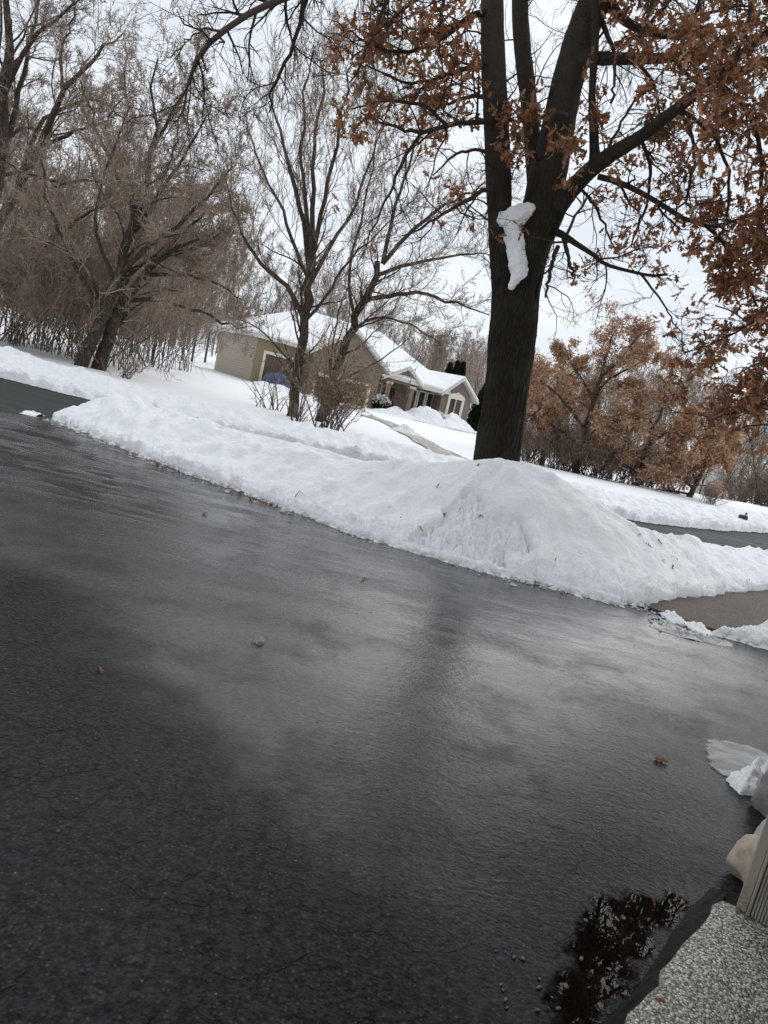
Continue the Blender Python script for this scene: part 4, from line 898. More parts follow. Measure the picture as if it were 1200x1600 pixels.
# ---- brown-leaved oaks across the street on the right
YG = 29.0
LG = 'young oaks still holding tan leaves across the street'
def oak2(label, stems, Y, seed, frac, zmin, n=(15, 8, 6, 3)):
    r = bare_tree(label, stems_px(stems, Y), seed, TWIG_R, BARK_A, LG, n=n, L=(0.42, 0.45, 0.5, 0.55), ang=50, up=0.12, upw=0.0, r3=0.006, leafy=(frac * 0.5, 0.105, LEAF_FAR, zmin), name='oak_tree', wander=0.24)
    r.scale = (0.98, 0.98, 0.90); return r
oak2('tallest tan-leaved oak, its thin top above the others', [
    [(898, 752, 14), (908, 700, 12), (922, 640, 10), (940, 580, 8), (955, 530, 5), (968, 490, 2)],
    [(915, 660, 7), (880, 610, 6, -.5), (850, 580, 4, -.9), (835, 560, 2, -1.2)], [(925, 630, 7), (950, 580, 6, .5), (1000, 550, 4, 1), (1020, 530, 2, 1.2)],
    [(908, 690, 6), (870, 660, 5, .5), (835, 650, 3, 1), (815, 650, 2, 1.2)], [(930, 610, 6), (905, 560, 5, .6), (880, 530, 2, 1)], [(912, 680, 6), (955, 650, 5, -.7), (1000, 650, 2, -1.2)],
    [(945, 570, 6), (975, 540, 5, -.4), (1000, 505, 3, -.7), (1010, 490, 2, -.8)]], YG, 401, 0.50, 1.2)
oak2('wide tan-leaved oak with its lowest boughs just over the shrubs, beside the dark trunk', [
    [(845, 735, 12), (852, 690, 10), (862, 640, 8), (870, 600, 5), (878, 565, 2)],
    [(855, 680, 6), (830, 640, 5, -.4), (818, 610, 2, -.7)], [(858, 660, 6), (890, 620, 5, .5), (920, 600, 2, 1)], [(850, 700, 6), (890, 680, 5, -.6), (930, 685, 2, -1)], [(852, 690, 6), (828, 680, 5, .5), (812, 690, 2, .9)]], YG + 2, 402, 0.62, 1.0)
oak2('tan-leaved oak leaning right, between the tallest oak and the pale grey house', [
    [(990, 782, 14), (1000, 740, 12), (1012, 690, 9), (1030, 640, 6), (1045, 590, 3), (1055, 560, 2)],
    [(1005, 710, 7), (975, 670, 5, -.5), (950, 650, 2, -1)], [(1012, 690, 7), (1050, 660, 5, .6), (1085, 650, 2, 1)], [(1002, 730, 7), (1040, 710, 5, -.6), (1075, 720, 2, -1)], [(1000, 735, 6), (960, 710, 5, .6), (930, 710, 2, 1)], [(1025, 650, 6), (1000, 610, 4, .7), (990, 580, 2, 1)]], YG - .5, 403, 0.50, 0.9)
oak2('low tan-leaved oak with a short crooked trunk at the end of the row', [
    [(1070, 790, 16), (1082, 765, 12), (1095, 740, 9), (1108, 700, 6), (1120, 670, 2)],
    [(1085, 760, 8), (1060, 740, 6, -.5), (1035, 735, 4, -.8), (1010, 745, 2, -1)], [(1090, 750, 7), (1070, 700, 5, .5), (1060, 670, 2, .9)], [(1098, 730, 6), (1130, 700, 4, .5), (1150, 690, 2, .9)], [(1078, 770, 6), (1050, 765, 4, .5), (1030, 765, 2, .8)]], YG - 1, 404, 0.55, 0.5)
UG = 'grey brush under the tan-leaved oaks'
ub = shrub('dense grey-brown brush at the foot of the tan-leaved oaks', (0, 0, 0), 2.3, 1.7, 405, 34, TWIG_A, UG, 'bare_shrub', (7, 5, 3))
first = True
for j, (px, py, dY, s) in enumerate([(830, 722, 1.5, 1.0), (862, 738, .5, .95), (895, 755, 1, 1.0), (930, 765, 0, .95), (965, 778, .6, 1.05), (1000, 790, 1.2, .85), (1040, 796, 2, .7), (880, 735, 4, 1.2), (940, 752, 4.5, 1.2), (830, 715, 5, 1.3), (1000, 772, 5, 1.1), (1105, 805, -2, .45), (1140, 800, 7, .9), (1175, 806, 7.5, 1.0), (1205, 812, 6.5, 1.0), (1160, 795, 13, 1.5), (1200, 800, 13, 1.5)]):
    Yq = YG - .6 + dY; p = at(px, py, Yq); r = ub if first else copy_tree(ub); first = False
    r.location = (p[0], p[1], ground_z(p[0], p[1])); r.rotation_euler = (0, 0, j * 2.1); r.scale = (s, s, s)
# bare trees to the right of and behind those oaks
WG2 = 'bare trees on the low ground beyond the tan-leaved oaks'
for px, Y, yt, k in [(1045, 44, 560, 0), (1075, 48, 590, 0), (1010, 50, 575, 2), (1100, 52, 640, 0), (1135, 40, 660, 1), (1170, 44, 650, 0), (1215, 42, 660, 1), (955, 56, 600, 2), (900, 60, 590, 2), (840, 58, 585, 2), (1150, 62, 640, 0), (1190, 66, 640, 2), (800, 62, 560, 2), (870, 70, 590, 0)]:
    r = put(k, px, Y, ytop=yt, sx=1.15); r['group'] = WG2; r['label'] = ('grey', 'tan', 'reddish')[k] + ' bare tree on the low ground beyond the tan-leaved oaks'
# far wooded hill: many small bare crowns that read as one mass
rh = np.random.default_rng(9); T = TubeSet(); NT_ = 1500
hx = rh.uniform(-260, 330, NT_); hy_ = rh.uniform(105, 260, NT_); k = rh.random(NT_) < 1
hz = terrain(hx, hy_)
P0 = np.zeros((NT_, 5, 3)); P0[..., 0] = hx[:, None]; P0[..., 1] = hy_[:, None]; P0[..., 2] = hz[:, None] + np.linspace(0, 1, 5)[None] * rh.uniform(8, 13, NT_)[:, None]
R0 = np.full((NT_, 5), 0.12) * np.linspace(1, .3, 5)
T.add(P0, R0, 3)
P1, R1 = grow(P0, R0, 14, rh, 0.2, 1.0, 40, 12, 0.42, .4, 4, .2, .3, .05, .5, .05, .4); T.add(P1, R1, 3)
P2, R2 = grow(P1, R1, 5, rh, 0.2, 1.0, 40, 12, 0.5, .4, 3, .2, .2, 0, .6, .035, .4); T.add(P2, R2, 3)
tag(link('woodland', T.mesh('woodland', m_twig('hill_twig', (0.13, 0.112, 0.104), (0.25, 0.22, 0.205)))), 'grey-brown leafless wood covering the far hillside', kind='stuff')

# ================================================================== HOUSE ACROSS THE STREET
STUCCO = m_plain('taupe_stucco', (0.205, 0.160, 0.128), 0.85, 0.12, 3, 60, 0.004)
STUCCO2 = m_plain('tan_stucco', (0.27, 0.21, 0.135), 0.85, 0.12, 3, 60, 0.004)
def m_siding():
    m, q, o, co = new_mat('lap_siding')
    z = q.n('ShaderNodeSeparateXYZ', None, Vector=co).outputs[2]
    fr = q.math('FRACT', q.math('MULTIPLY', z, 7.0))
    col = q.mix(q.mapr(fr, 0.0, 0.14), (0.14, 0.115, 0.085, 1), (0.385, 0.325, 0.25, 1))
    finish(q, o, Base_Color=col, Roughness=0.6, Normal=q.bump(fr, 0.6, 0.02)); return m
SIDING = m_siding()
CREAM = m_plain('cream_trim', (0.74, 0.69, 0.58), 0.55, 0.08, 4, 50, 0.002)
CREAM2 = m_plain('cream_fascia', (0.66, 0.63, 0.56), 0.55, 0.08, 4, 50, 0.002)
GLASS = m_plain('dark_window_glass', (0.045, 0.040, 0.032), 0.06, 0.3, 1.5, 2, 0.001)
GDOOR = m_plain('brown_garage_door', (0.13, 0.080, 0.048), 0.5, 0.35, 9, 40, 0.003)
WOOD = m_plain('red_brown_door', (0.11, 0.055, 0.035), 0.45, 0.2, 5, 40, 0.002)
STONE = m_plain('porch_stone', (0.26, 0.19, 0.14), 0.85, 0.4, 9, 30, 0.01)
HA = R_(34)
HO = at(393, 593, 42.0)
house = empty('house', HO, 'low taupe stucco house with snowy roofs and cream trim across the street', 'house', rz=HA)
def wall(name, segs, m, par=house, label=None):
    b = MB()
    for s in segs: b.box(*s)
    o = b.build(name, m, par)
    if label: o['label'] = label
    return o
GB = -1.0   # walls go below the snow
wall('wall', [((0.0, 0.05, GB), (0.18, 5.6, 2.4))], SIDING, label='pale tan lap-sided end wall')
wall('wall', [((0.7, 5.6, GB), (0.85, 8.4, 2.35))], SIDING, label='set-back lap-sided wall')
wall('wall', [((0.0, 0.0, GB), (0.40, 0.2, 2.4)), ((0.40, 0.0, 1.72), (2.95, 0.2, 2.4)), ((2.45, 0.0, GB), (2.95, 0.2, 1.72))], STUCCO2, label='olive tan wall round the single garage door')
# wide gabled garage wall
b = MB(); gl, gr_, gp_ = 2.95, 7.6, 5.3
b.prism([(gl, -1.0, GB), (gl, -1.0, 2.32), (gp_, -1.0, 3.85), (gr_, -1.0, 2.28), (gr_, -1.0, GB), (7.05, -1.0, GB), (7.05, -1.0, 1.2), (3.3, -1.0, 1.2), (3.3, -1.0, GB)], (0, 0.22, 0))
b.box((gl, -0.78, GB), (gl + 0.2, 0.0, 2.3)); b.box((gr_ - 0.2, -0.78, GB), (gr_, 3.0, 2.26))
o = b.build('wall', STUCCO, house); o['label'] = 'tall taupe gable wall over the wide garage door'
# garage doors
def gdoor(u0, u1, v, z0, z1, label):
    b = MB(); n = 4
    for k in range(n):
        a = z0 + (z1 - z0) * k / n; c = z0 + (z1 - z0) * (k + 1) / n - 0.02
        b.box((u0, v, a), (u1, v + 0.06, c))
    b.box((u0, v + 0.025, z0), (u1, v + 0.058, z1 - 0.021))
    o = b.build('garage_door', GDOOR, house, 0.008); o['label'] = label
    f = MB(); t_ = 0.16
    f.box((u0 - t_, v - 0.16, z0), (u0, v + 0.05, z1 + t_)); f.box((u1, v - 0.16, z0), (u1 + t_, v + 0.05, z1 + t_)); f.box((u0, v - 0.16, z1), (u1, v + 0.05, z1 + t_))
    f.build('frame', CREAM, o)
    return o
gdoor(0.56, 2.30, 0.12, -0.45, 1.58, 'single brown garage door')
gdoor(3.44, 6.95, -0.86, -0.6, 1.06, 'wide brown garage door')
wall('plinth', [((7.12, -1.06, -0.60), (7.62, -1.01, -0.30))], CREAM); wall('plinth', [((2.93, -1.06, -0.60), (3.26, -1.01, -0.30))], CREAM)
# porch: back wall, door, stone piers, gable
wall('wall', [((7.6, 1.3, GB), (11.2, 1.5, 2.2))], STUCCO, label='recessed porch wall')
o = wall('door', [((8.35, 1.24, -0.45), (9.15, 1.30, 1.35))], WOOD); wall('door_frame', [((8.25, 1.2, -0.45), (8.35, 1.29, 1.45)), ((9.15, 1.2, -0.45), (9.25, 1.29, 1.45)), ((8.25, 1.2, 1.36), (9.25, 1.29, 1.46))], CREAM, o)
wall('pane', [((8.55, 1.2, 0.3), (8.95, 1.239, 1.2))], GLASS, o)
wall('window', [((9.5, 1.26, -0.2), (10.4, 1.30, 1.3))], GLASS)
for u_ in (8.95, 10.75):
    c_ = wall('porch_column', [((u_ - 0.17, -0.02, GB), (u_ + 0.17, 0.30, 1.52))], STONE)
    wall('capital', [((u_ - 0.24, -0.08, 1.52), (u_ + 0.24, 0.36, 1.66))], CREAM2, c_)
b = MB(); b.prism([(8.55, 0.0, 1.66), (10.0, 0.0, 2.55), (11.2, 0.0, 1.66)], (0, 0.15, 0)); o = b.build('gable', STUCCO, house); o['label'] = 'taupe porch gable'
wall('porch_floor', [((7.62, -0.1, GB), (11.2, 1.3, -0.42))], STONE)
# wall with three tall windows
wall('wall', [((11.2, 0.95, GB), (13.15, 1.15, -0.02))], STUCCO, label='wall below the tall windows'); wall('wall', [((11.2, 0.95, 1.5), (13.15, 1.15, 1.9))], STUCCO, label='wall above the tall windows')
for u_ in (11.25, 11.95, 12.62):
    o = wall('window', [((u_ + 0.07, 1.02, 0.04), (u_ + 0.53, 1.06, 1.48))], GLASS)
    f = MB(); f.box((u_, 0.90, -0.03), (u_ + 0.07, 1.1, 1.54)); f.box((u_ + 0.53, 0.90, -0.03), (u_ + 0.60, 1.1, 1.54)); f.box((u_ + .07, 0.90, 1.47), (u_ + 0.53, 1.1, 1.54)); f.box((u_ + .07, 0.90, -0.03), (u_ + .53, 1.1, 0.05))
    f.build('frame', CREAM, o)
# right wing
b = MB(); b.prism([(13.15, 0.0, GB), (13.15, 0.0, 1.66), (14.4, 0.0, 2.78), (15.62, 0.0, 1.66), (15.62, 0.0, GB)], (0, 0.2, 0)); b.box((13.15, 0.2, GB), (13.35, 3.0, 1.66)); b.box((15.42, 0.2, GB), (15.62, 8.0, 1.66))
o = b.build('wall', STUCCO, house); o['label'] = 'taupe gable wall of the right wing'
wall('band', [((13.12, -0.05, -0.06), (15.66, -0.003, 0.07)), ((13.10, -0.05, -0.06), (13.146, 1.0, 0.07))], CREAM)
# arched window of the wing
o = wall('window', [((13.86, -0.035, 0.52), (14.82, -0.004, 1.52))], GLASS)
f = MB()
f.box((13.66, -0.09, 0.40), (13.86, -0.004, 1.55)); f.box((14.82, -0.09, 0.40), (15.02, -0.004, 1.55)); f.box((13.62, -0.11, 0.26), (15.06, -0.004, 0.42)); f.box((14.31, -0.07, 0.42), (14.37, -0.036, 1.5))
arc = [(13.66, -0.09, 1.50)] + [(14.34 + 0.70 * math.cos(a), -0.09, 1.58 + 0.32 * math.sin(a)) for a in np.linspace(math.pi, 0, 15)] + [(15.02, -0.09, 1.50)]
f.prism(arc, (0, 0.086, 0)); f.box((14.27, -0.12, 1.80), (14.41, -0.004, 1.99))
f.build('frame', CREAM, o, 0.006)
# roofs: fascia slab below, snow above
def roof(polys, name='roof', th=0.16, snow=0.13, snow_label=None):
    b = MB(); s = MB()
    for p in polys:
        p = [np.array(q, float) for q in p]
        b.prism([q - (0, 0, th) for q in p], (0, 0, th))
        c = sum(p) / len(p)
        s.prism([q + (c - q) * 0.012 + (0, 0, 0.004) for q in p], (0, 0, snow))
    o = b.build(name, CREAM2, house)
    s.build('roof_snow', SNOW_ROOF, o, 0.05)
    return o
RL, RR_ = (4.2, 4.0, 4.72), (9.9, 4.0, 4.62)
roof([[(-0.3, -0.3, 2.50), (4.4, -0.3, 2.42), (8.2, -0.15, 2.05), (13.6, -0.25, 1.85), RR_, RL],
      [(-0.3, -0.3, 2.50), RL, (-0.3, 8.5, 2.50)], [RL, RR_, (14.2, 8.5, 2.3), (-0.3, 8.5, 2.5)], [RR_, (13.6, -0.25, 1.85), (15.2, 2.0, 2.1), (14.2, 8.5, 2.3)]])
roof([[(2.55, -1.35, 2.28), (5.3, -1.35, 4.06), (5.3, 4.0, 4.06), (2.55, 2.2, 2.28)], [(8.1, -1.35, 2.14), (8.1, 1.5, 2.14), (5.3, 4.0, 4.06), (5.3, -1.35, 4.06)]])
roof([[(8.15, -0.35, 1.80), (10.0, -0.35, 2.78), (10.0, 2.6, 2.78), (8.15, 0.8, 1.80)], [(11.4, -0.35, 1.80), (11.4, 0.6, 1.80), (10.0, 2.6, 2.78), (10.0, -0.35, 2.78)]])
roof([[(12.85, -0.4, 1.68), (14.4, -0.4, 2.98), (14.4, 5.0, 2.98), (12.85, 5.0, 1.68)], [(16.0, -0.4, 1.66), (16.0, 8.0, 1.66), (14.4, 8.0, 2.98), (14.4, -0.4, 2.98)]])

wall('gutter', [((11.42, -0.36, 1.66), (12.84, -0.26, 1.76))], CREAM2)
wall('downspout', [((11.22, 0.86, -0.4), (11.29, 0.93, 1.66))], CREAM2)
b = MB()
for k in range(5): b.box((5.0 + 0.02 * k, -1.05, 2.55 + 0.11 * k), (5.6 - 0.02 * k, -1.003, 2.62 + 0.11 * k))
b.box((4.95, -1.02, 2.50), (5.65, -1.002, 3.10)); b.build('vent', STUCCO2, house)
# snow piled along the front of the house and by the drive mouth
def pile(px, py, Y, rx, ry, h, seed, label, rz=0.0):
    n = 60; x, y = np.meshgrid(np.linspace(-1, 1, n), np.linspace(-1, 1, n)); r = np.hypot(x, y)
    z = h * (1 - sstep(0.0, 1.0, r)) * (1 + 0.35 * fbm(x * 2.2, y * 2.2, seed=seed)) + 0.07 * h * fbm(x * 9, y * 9, seed=seed + 1) * (r < 0.95) - 0.03
    p = at(px, py, Y); X, Yw = x * rx, y * ry
    V = np.stack([X * math.cos(rz) - Yw * math.sin(rz), X * math.sin(rz) + Yw * math.cos(rz), z], -1)
    o = mesh_obj('snow_pile', V, grid_faces(n, n), SNOW, smooth=True, loc=(p[0], p[1], ground_z(p[0], p[1])))
    return tag(o, label, 'snow pile')
pile(662, 650, 46.5, 2.3, 1.6, 1.0, 61, 'rounded snow pile heaped below the porch windows of the house', HA)
pile(615, 655, 44.6, 2.4, 0.7, 0.40, 62, 'low snow pile along the house side of the brown driveway', HA)
pile(700, 684, 47.5, 2.6, 1.6, 0.7, 63, 'smooth snow drift under the arched window', HA)
pile(626, 694, 28.5, 0.8, 0.6, 0.32, 64, 'lumpy snow pile on the near edge of the brown driveway', 0)
pile(425, 606, 39.3, 2.0, 0.8, 0.30, 65, 'snow heap in front of the single garage door', HA)

# snow dusted shrubs by the house
EVG = m_leaf('evergreen_sprays', (0.012, 0.020, 0.010), (0.022, 0.036, 0.016), (0.040, 0.055, 0.024))
def evergreen(label, base, h, r, seed, snow=False, round_=False, name='arborvitae', cat='tree'):
    rng = np.random.default_rng(seed); n = int(5200 * min(1.6, h / 4 * r + 0.2)); u = rng.random(n) ** 0.8; a = rng.uniform(0, 6.283, n)
    prof = (np.sqrt(np.clip(1 - (2 * u - 1) ** 2, 0, 1)) if round_ else (1 - u) ** 0.75 * (0.35 + 0.65 * sstep(0, 0.12, u)))
    rr = r * prof * (0.8 + 0.28 * vnoise(np.cos(a) * 3, np.sin(a) * 3, u * 9, seed=seed)) * rng.uniform(0.55, 1.05, n)
    P = np.stack([rr * np.cos(a), rr * np.sin(a), 0.05 * h + 0.95 * h * u], -1); d = unit(np.stack([np.cos(a) * .7, np.sin(a) * .7, 0.9 + 0 * a], -1) + 0.35 * rng.normal(size=(n, 3)))
    v, f = leaves(P, d, 0.20 * rng.uniform(0.6, 1.3, n), rng, 'simple')
    rt = empty(name, base, label, cat)
    T = TubeSet(); T.add(np.array([[[0, 0, -.2], [0, 0, h * .5], [0, 0, h * .95]]]), np.array([[.07, .05, .01]]), 6); link('trunk', T.mesh('trunk', BARK_A), rt)
    link('crown', mesh_data('crown', v, f, EVG), rt)
    if snow:
        k = rng.random(n) < 0.16; kk = k & (u > 0.35); v, f = leaves(P[kk] + (0, 0, .05), d[kk], 0.30 * np.ones(kk.sum()), rng, 'simple'); link('snow_cap', mesh_data('snow_cap', v, f, SNOW_ROOF), rt)
    return rt
def ev(label, px, pyb, Y, ytop, r, seed, **k):
    p = at(px, pyb, Y); z = ground_z(p[0], p[1]); q = at(px, ytop, Y); return evergreen(label, (p[0], p[1], z - .1), q[2] - z, r, seed, **k)
ev('leftmost dark evergreen tip behind the house roof, the lowest of three', 687, 640, 62, 563, 0.75, 501)
ev('middle dark evergreen tip behind the house roof', 698, 640, 62.5, 560, 0.8, 502)
ev('rightmost dark evergreen tip behind the house roof, beside the wing gable', 707, 640, 63, 562, 0.85, 503)
ev('tall dark evergreen at the right corner of the house next to the oak trunk', 741, 690, 52.5, 586, 1.0, 504)
ev('second dark evergreen at the right corner of the house, half hidden by the oak trunk', 752, 690, 54, 590, 1.1, 505)
ev('small snow-capped shrub between the garage wall and the porch', 592, 640, 45.6, 620, 0.55, 506, snow=True, round_=True, name='evergreen_shrub', cat='shrub')
ev('small snow-capped shrub under the arched window of the wing', 679, 662, 47.0, 645, 0.5, 507, snow=True, round_=True, name='evergreen_shrub', cat='shrub')
pb = at(617, 655, 44.8)
shrub('thin reddish leafless bush in front of the porch', (pb[0], pb[1], ground_z(pb[0], pb[1])), 2.3, 1.0, 508, 12, m_twig('red_twig', (0.14, 0.07, 0.05), (0.25, 0.14, 0.10)), None, 'bare_shrub', (5, 4, 0), r0=0.018)
# blue tarp-covered load in front of the single garage door
def m_tarp():
    m, q, o, co = new_mat('blue_tarp'); n = q.noise(co, 4, 5, 0.7)
    col = q.mix(q.mapr(n, 0.4, 0.6), (0.02, 0.03, 0.07, 1), (0.09, 0.13, 0.24, 1)); finish(q, o, Base_Color=col, Roughness=0.4, Normal=q.bump(n, 0.8, 0.05)); return m
n = 26; x, y = np.meshgrid(np.linspace(-1, 1, n), np.linspace(-1, 1, n)); e = np.maximum(np.abs(x), np.abs(y))
z = 0.85 * (1 - sstep(0.72, 1.0, e)) * (1 + 0.22 * fbm(x * 2.2, y * 2.2, seed=5)) + 0.04 * fbm(x * 7, y * 7, seed=6)
ct = HO + np.array([math.cos(HA) * 1.3 + math.sin(HA) * 1.0, math.sin(HA) * 1.3 - math.cos(HA) * 1.0, -0.30])
V = np.stack([x * 1.05, y * 0.55, z], -1); o = mesh_obj('tarp_cover', V, grid_faces(n, n), m_tarp(), smooth=True, loc=ct); o.rotation_euler = (0, 0, HA)
tag(o, 'blue tarp covering a load before the single garage door', 'tarp')
# pale barn glimpsed behind the oaks on the right
BARN = m_plain('pale_barn_siding', (0.50, 0.50, 0.50), 0.7, 0.15, 3, 20, 0.004)
pb = at(1112, 768, 60); barn = empty('distant_house', (pb[0], pb[1], ground_z(pb[0], pb[1])), 'small pale grey house glimpsed through the trees at far right', 'house', rz=R_(-35))
b = MB(); b.prism([(-1.6, 0, -.3), (-1.6, 0, 2.6), (0, 0, 3.8), (1.6, 0, 2.6), (1.6, 0, -.3)], (0, 5, 0)); b.build('wall', BARN, barn)
b = MB(); b.prism([(-1.9, -.2, 2.45), (0, -.2, 3.86), (0, -.2, 4.0), (-1.9, -.2, 2.6)], (0, 5.4, 0)); b.prism([(1.9, -.2, 2.45), (1.9, -.2, 2.6), (0, -.2, 4.0), (0, -.2, 3.86)], (0, 5.4, 0)); o = b.build('roof', SNOW_ROOF, barn)
b = MB(); b.box((-.5, -.04, .9), (.5, -.005, 2.0)); b.build('window', GLASS, barn)

# ---- small mailbox half buried on the far bank
BLK = m_plain('black_paint', (0.012, 0.012, 0.013), 0.45, 0.2, 8, 60, 0.001)
pm = at(1160, 812, 20.9); mz = pm[2] - 0.05
mb = empty('mailbox', (pm[0], pm[1], mz), 'small black mailbox poking out of the plowed snow bank', 'mailbox', rz=R_(20))
b = MB(); prof = [(0.0, -0.06, 0.0), (0.0, -0.06, 0.07)] + [(0, -0.06 * math.cos(a), 0.07 + 0.06 * math.sin(a)) for a in np.linspace(0, math.pi, 9)][1:-1] + [(0, 0.06, 0.07), (0, 0.06, 0.0)]
b.prism([(p[0] - 0.12, p[1], p[2] + 0.06) for p in prof], (0.24, 0, 0)); b.build('body', BLK, mb, 0.006)
b = MB(); b.box((-0.03, -0.075, 0.12), (-0.01, -0.062, 0.27)); b.box((-0.03, -0.075, 0.21), (0.04, -0.062, 0.27)); b.build('flag', BLK, mb)
b = MB(); b.box((-0.035, -0.035, -0.6), (0.035, 0.035, 0.058)); b.build('post', BLK, mb)

# ================================================================== FOREGROUND
GT = np.array([0.629, 0.777]); GN = np.array([-0.777, 0.629])   # along the garage front / outwards
def gxy(t_, n_): p = GT * t_ + GN * n_; return p[0], p[1]
_p = np.array([1.56, 2.57]); T0, N0 = float(_p @ GT), float(_p @ GN)
_f = np.array([1.60, 2.53]); TF, NF = float(_f @ GT), float(_f @ GN)
# garage slab (apron) of exposed aggregate
SLAB = m_aggregate('apron_aggregate', [(0.26, 0.24, 0.20), (0.62, 0.59, 0.52), (0.42, 0.39, 0.33), (0.85, 0.82, 0.75), (0.30, 0.27, 0.22), (0.72, 0.68, 0.58), (0.48, 0.42, 0.33)], 120, 0.5)
rs_ = np.random.default_rng(3); ed = []
for k, t_ in enumerate(np.linspace(-3.0, T0, 90)): x, y = gxy(t_, N0 + 0.006 * rs_.normal()); ed.append((x, y))
sx, sy = gxy(T0 + 0.02, NF - 0.02); bx, by = gxy(T0 + 0.02, -6.0); ax, ay = gxy(-3.0, -6.0)
b = MB(); b.prism([(x, y, -0.12) for x, y in ed + [(sx, sy), (bx, by), (ax, ay)]], (0, 0, 0.145)); o = b.build('garage_apron', SLAB)
tag(o, 'exposed aggregate concrete garage apron', kind='structure')
# black crack sealer between slab and drive
def m_tar():
    m, q, o, co = new_mat('tar_seal'); n = q.noise(co, 26, 4, 0.6, 0.6)
    finish(q, o, Base_Color=(0.006, 0.006, 0.007, 1), Roughness=0.5, Specular_IOR_Level=0.06, Normal=q.bump(n, 0.5, 0.008)); return m
nk = 240; tt = np.linspace(-3.0, T0 + 0.10, nk); wv = np.linspace(0, 1, 14); P = np.zeros((nk, 14, 3))
for i in range(nk):
    wd = 0.052 + 0.018 * vnoise(np.array([tt[i] * 6]), np.array([0.0]), seed=4)[0]
    for j in range(14):
        x, y = gxy(tt[i], N0 - 0.004 + wd * wv[j]); P[i, j] = (x, y, 0.004 + 0.012 * (1 - wv[j]) ** 1.5 + 0.004 * math.sin(wv[j] * 3.14) * vnoise(np.array([tt[i] * 18 + wv[j] * 3]), np.array([wv[j] * 4.0]), seed=8)[0])
tag(mesh_obj('tar_seam', P, grid_faces(nk, 14), m_tar(), smooth=True), 'glossy black tar seam between the apron and driveway', 'seam')
# puddle
def m_water():
    m, q, o, co = new_mat('puddle_water'); n = q.noise(co, 9, 2, 0.5); dp = q.n('ShaderNodeAttribute', {'attribute_name': 'depth'}).outputs['Fac']
    b_ = q.n('ShaderNodeBsdfPrincipled', None, Base_Color=(0.004, 0.0036, 0.003, 1), Roughness=0.0, IOR=1.333, Specular_IOR_Level=0.5, Normal=q.bump(n, 0.06, 0.004))
    f = q.mapr(q.math('ADD', dp, q.math('MULTIPLY', q.math('SUBTRACT', q.noise(co, 45, 4, 0.7), 0.5), 1.3)), 0.05, 0.75)
    mx = q.n('ShaderNodeMixShader', None, i0=f, i1=q.n('ShaderNodeBsdfTransparent').outputs[0], i2=b_.outputs[0]); q.t.links.new(mx.outputs[0], o.inputs[0]); return m
def soft_sheet(name, pix, z, make, rough_amp, seed, rim=0.12):
    """thin sheet whose rim thins out to nothing"""
    q = resample([gp(*p)[:2] for p in pix + pix[:1]], 120)[:-1]; lo, hi = q.min(0) - 0.05, q.max(0) + 0.05
    n = 150; x, y = np.meshgrid(np.linspace(lo[0], hi[0], n), np.linspace(lo[1], hi[1], n))
    # signed distance to the outline
    P_ = np.stack([x, y], -1).reshape(-1, 1, 2); d = np.sqrt(((P_ - q[None]) ** 2).sum(-1)).min(1).reshape(n, n)
    ins = np.zeros((n, n), bool); q2 = np.roll(q, -1, 0)
    for a_, b_ in zip(q, q2):
        c = ((a_[1] > y) != (b_[1] > y)) & (x < (b_[0] - a_[0]) * (y - a_[1]) / (b_[1] - a_[1] + 1e-12) + a_[0]); ins ^= c
    d = np.where(ins, d, -d) + rough_amp * fbm(x * 13, y * 13, o=4, seed=seed)
    me = mesh_data(name, np.stack([x, y, np.full_like(x, z)], -1), grid_faces(n, n), make())
    at_ = me.attributes.new('depth', 'FLOAT', 'POINT'); at_.data.foreach_set('value', np.clip(d / rim, -0.5, 1.5).astype(np.float32).ravel())
    return link(name, me)
def blob(name, pix, z, m, rough_amp, seed, n=160, th=0.0):
    q = resample([gp(*p)[:2] for p in pix + pix[:1]], n)[:-1]; c = q.mean(0); a = np.linspace(0, 6.283, len(q), endpoint=False)
    nz = rough_amp * (fbm(q[:, 0] * 14, q[:, 1] * 14, seed=seed, o=3)); d = unit(q - c); q = q + d * nz[:, None]
    b = MB()
    if th: b.prism([(p[0], p[1], z) for p in q], (0, 0, th))
    else: b.poly([(p[0], p[1], z) for p in q])
    return b.build(name, m)
o = soft_sheet('puddle', [(915, 1398), (950, 1390), (1000, 1392), (1045, 1392), (1070, 1402), (1085, 1420), (1060, 1450), (1040, 1485), (1005, 1530), (960, 1590), (930, 1650), (850, 1700), (800, 1640), (838, 1575), (858, 1530), (880, 1470), (894, 1430)], 0.0045, m_water, 0.035, 5, 0.085)
tag(o, 'dark mirror-like puddle beside the garage apron', kind='structure')
# garage: jamb with ribbed reveal, wall, header, roof
def m_vinyl():
    m, q, o, co = new_mat('taupe_vinyl'); z = q.n('ShaderNodeSeparateXYZ', None, Vector=co).outputs[2]; n = q.noise(co, 5, 5, 0.7); f = q.noise(q.mapping(co, (1, 1, 0.12)), 60, 4, 0.7)
    col = q.mix(q.noise(co, 3, 4), (0.40, 0.36, 0.285, 1), (0.46, 0.415, 0.335, 1))
    splash = q.mapr(q.math('ADD', z, q.math('MULTIPLY', n, 0.35)), 0.42, 0.16, 0, 1)
    col = q.mix(q.math('MULTIPLY', splash, q.mapr(q.noise(co, 70, 4, 0.75), 0.42, 0.62, 0.15, 0.75)), col, (0.10, 0.085, 0.065, 1))
    col = q.mix(q.mapr(f, 0.62, 0.70, 0, 0.35), col, (0.14, 0.12, 0.095, 1))
    finish(q, o, Base_Color=col, Roughness=0.5, Normal=q.bump(n, 0.3, 0.001)); return m
TAUPE = m_vinyl()
TAUPE2 = m_plain('taupe_ribbed_seal', (0.36, 0.325, 0.265), 0.5, 0.12, 6, 60, 0.0008, (1, 1, 0.1))
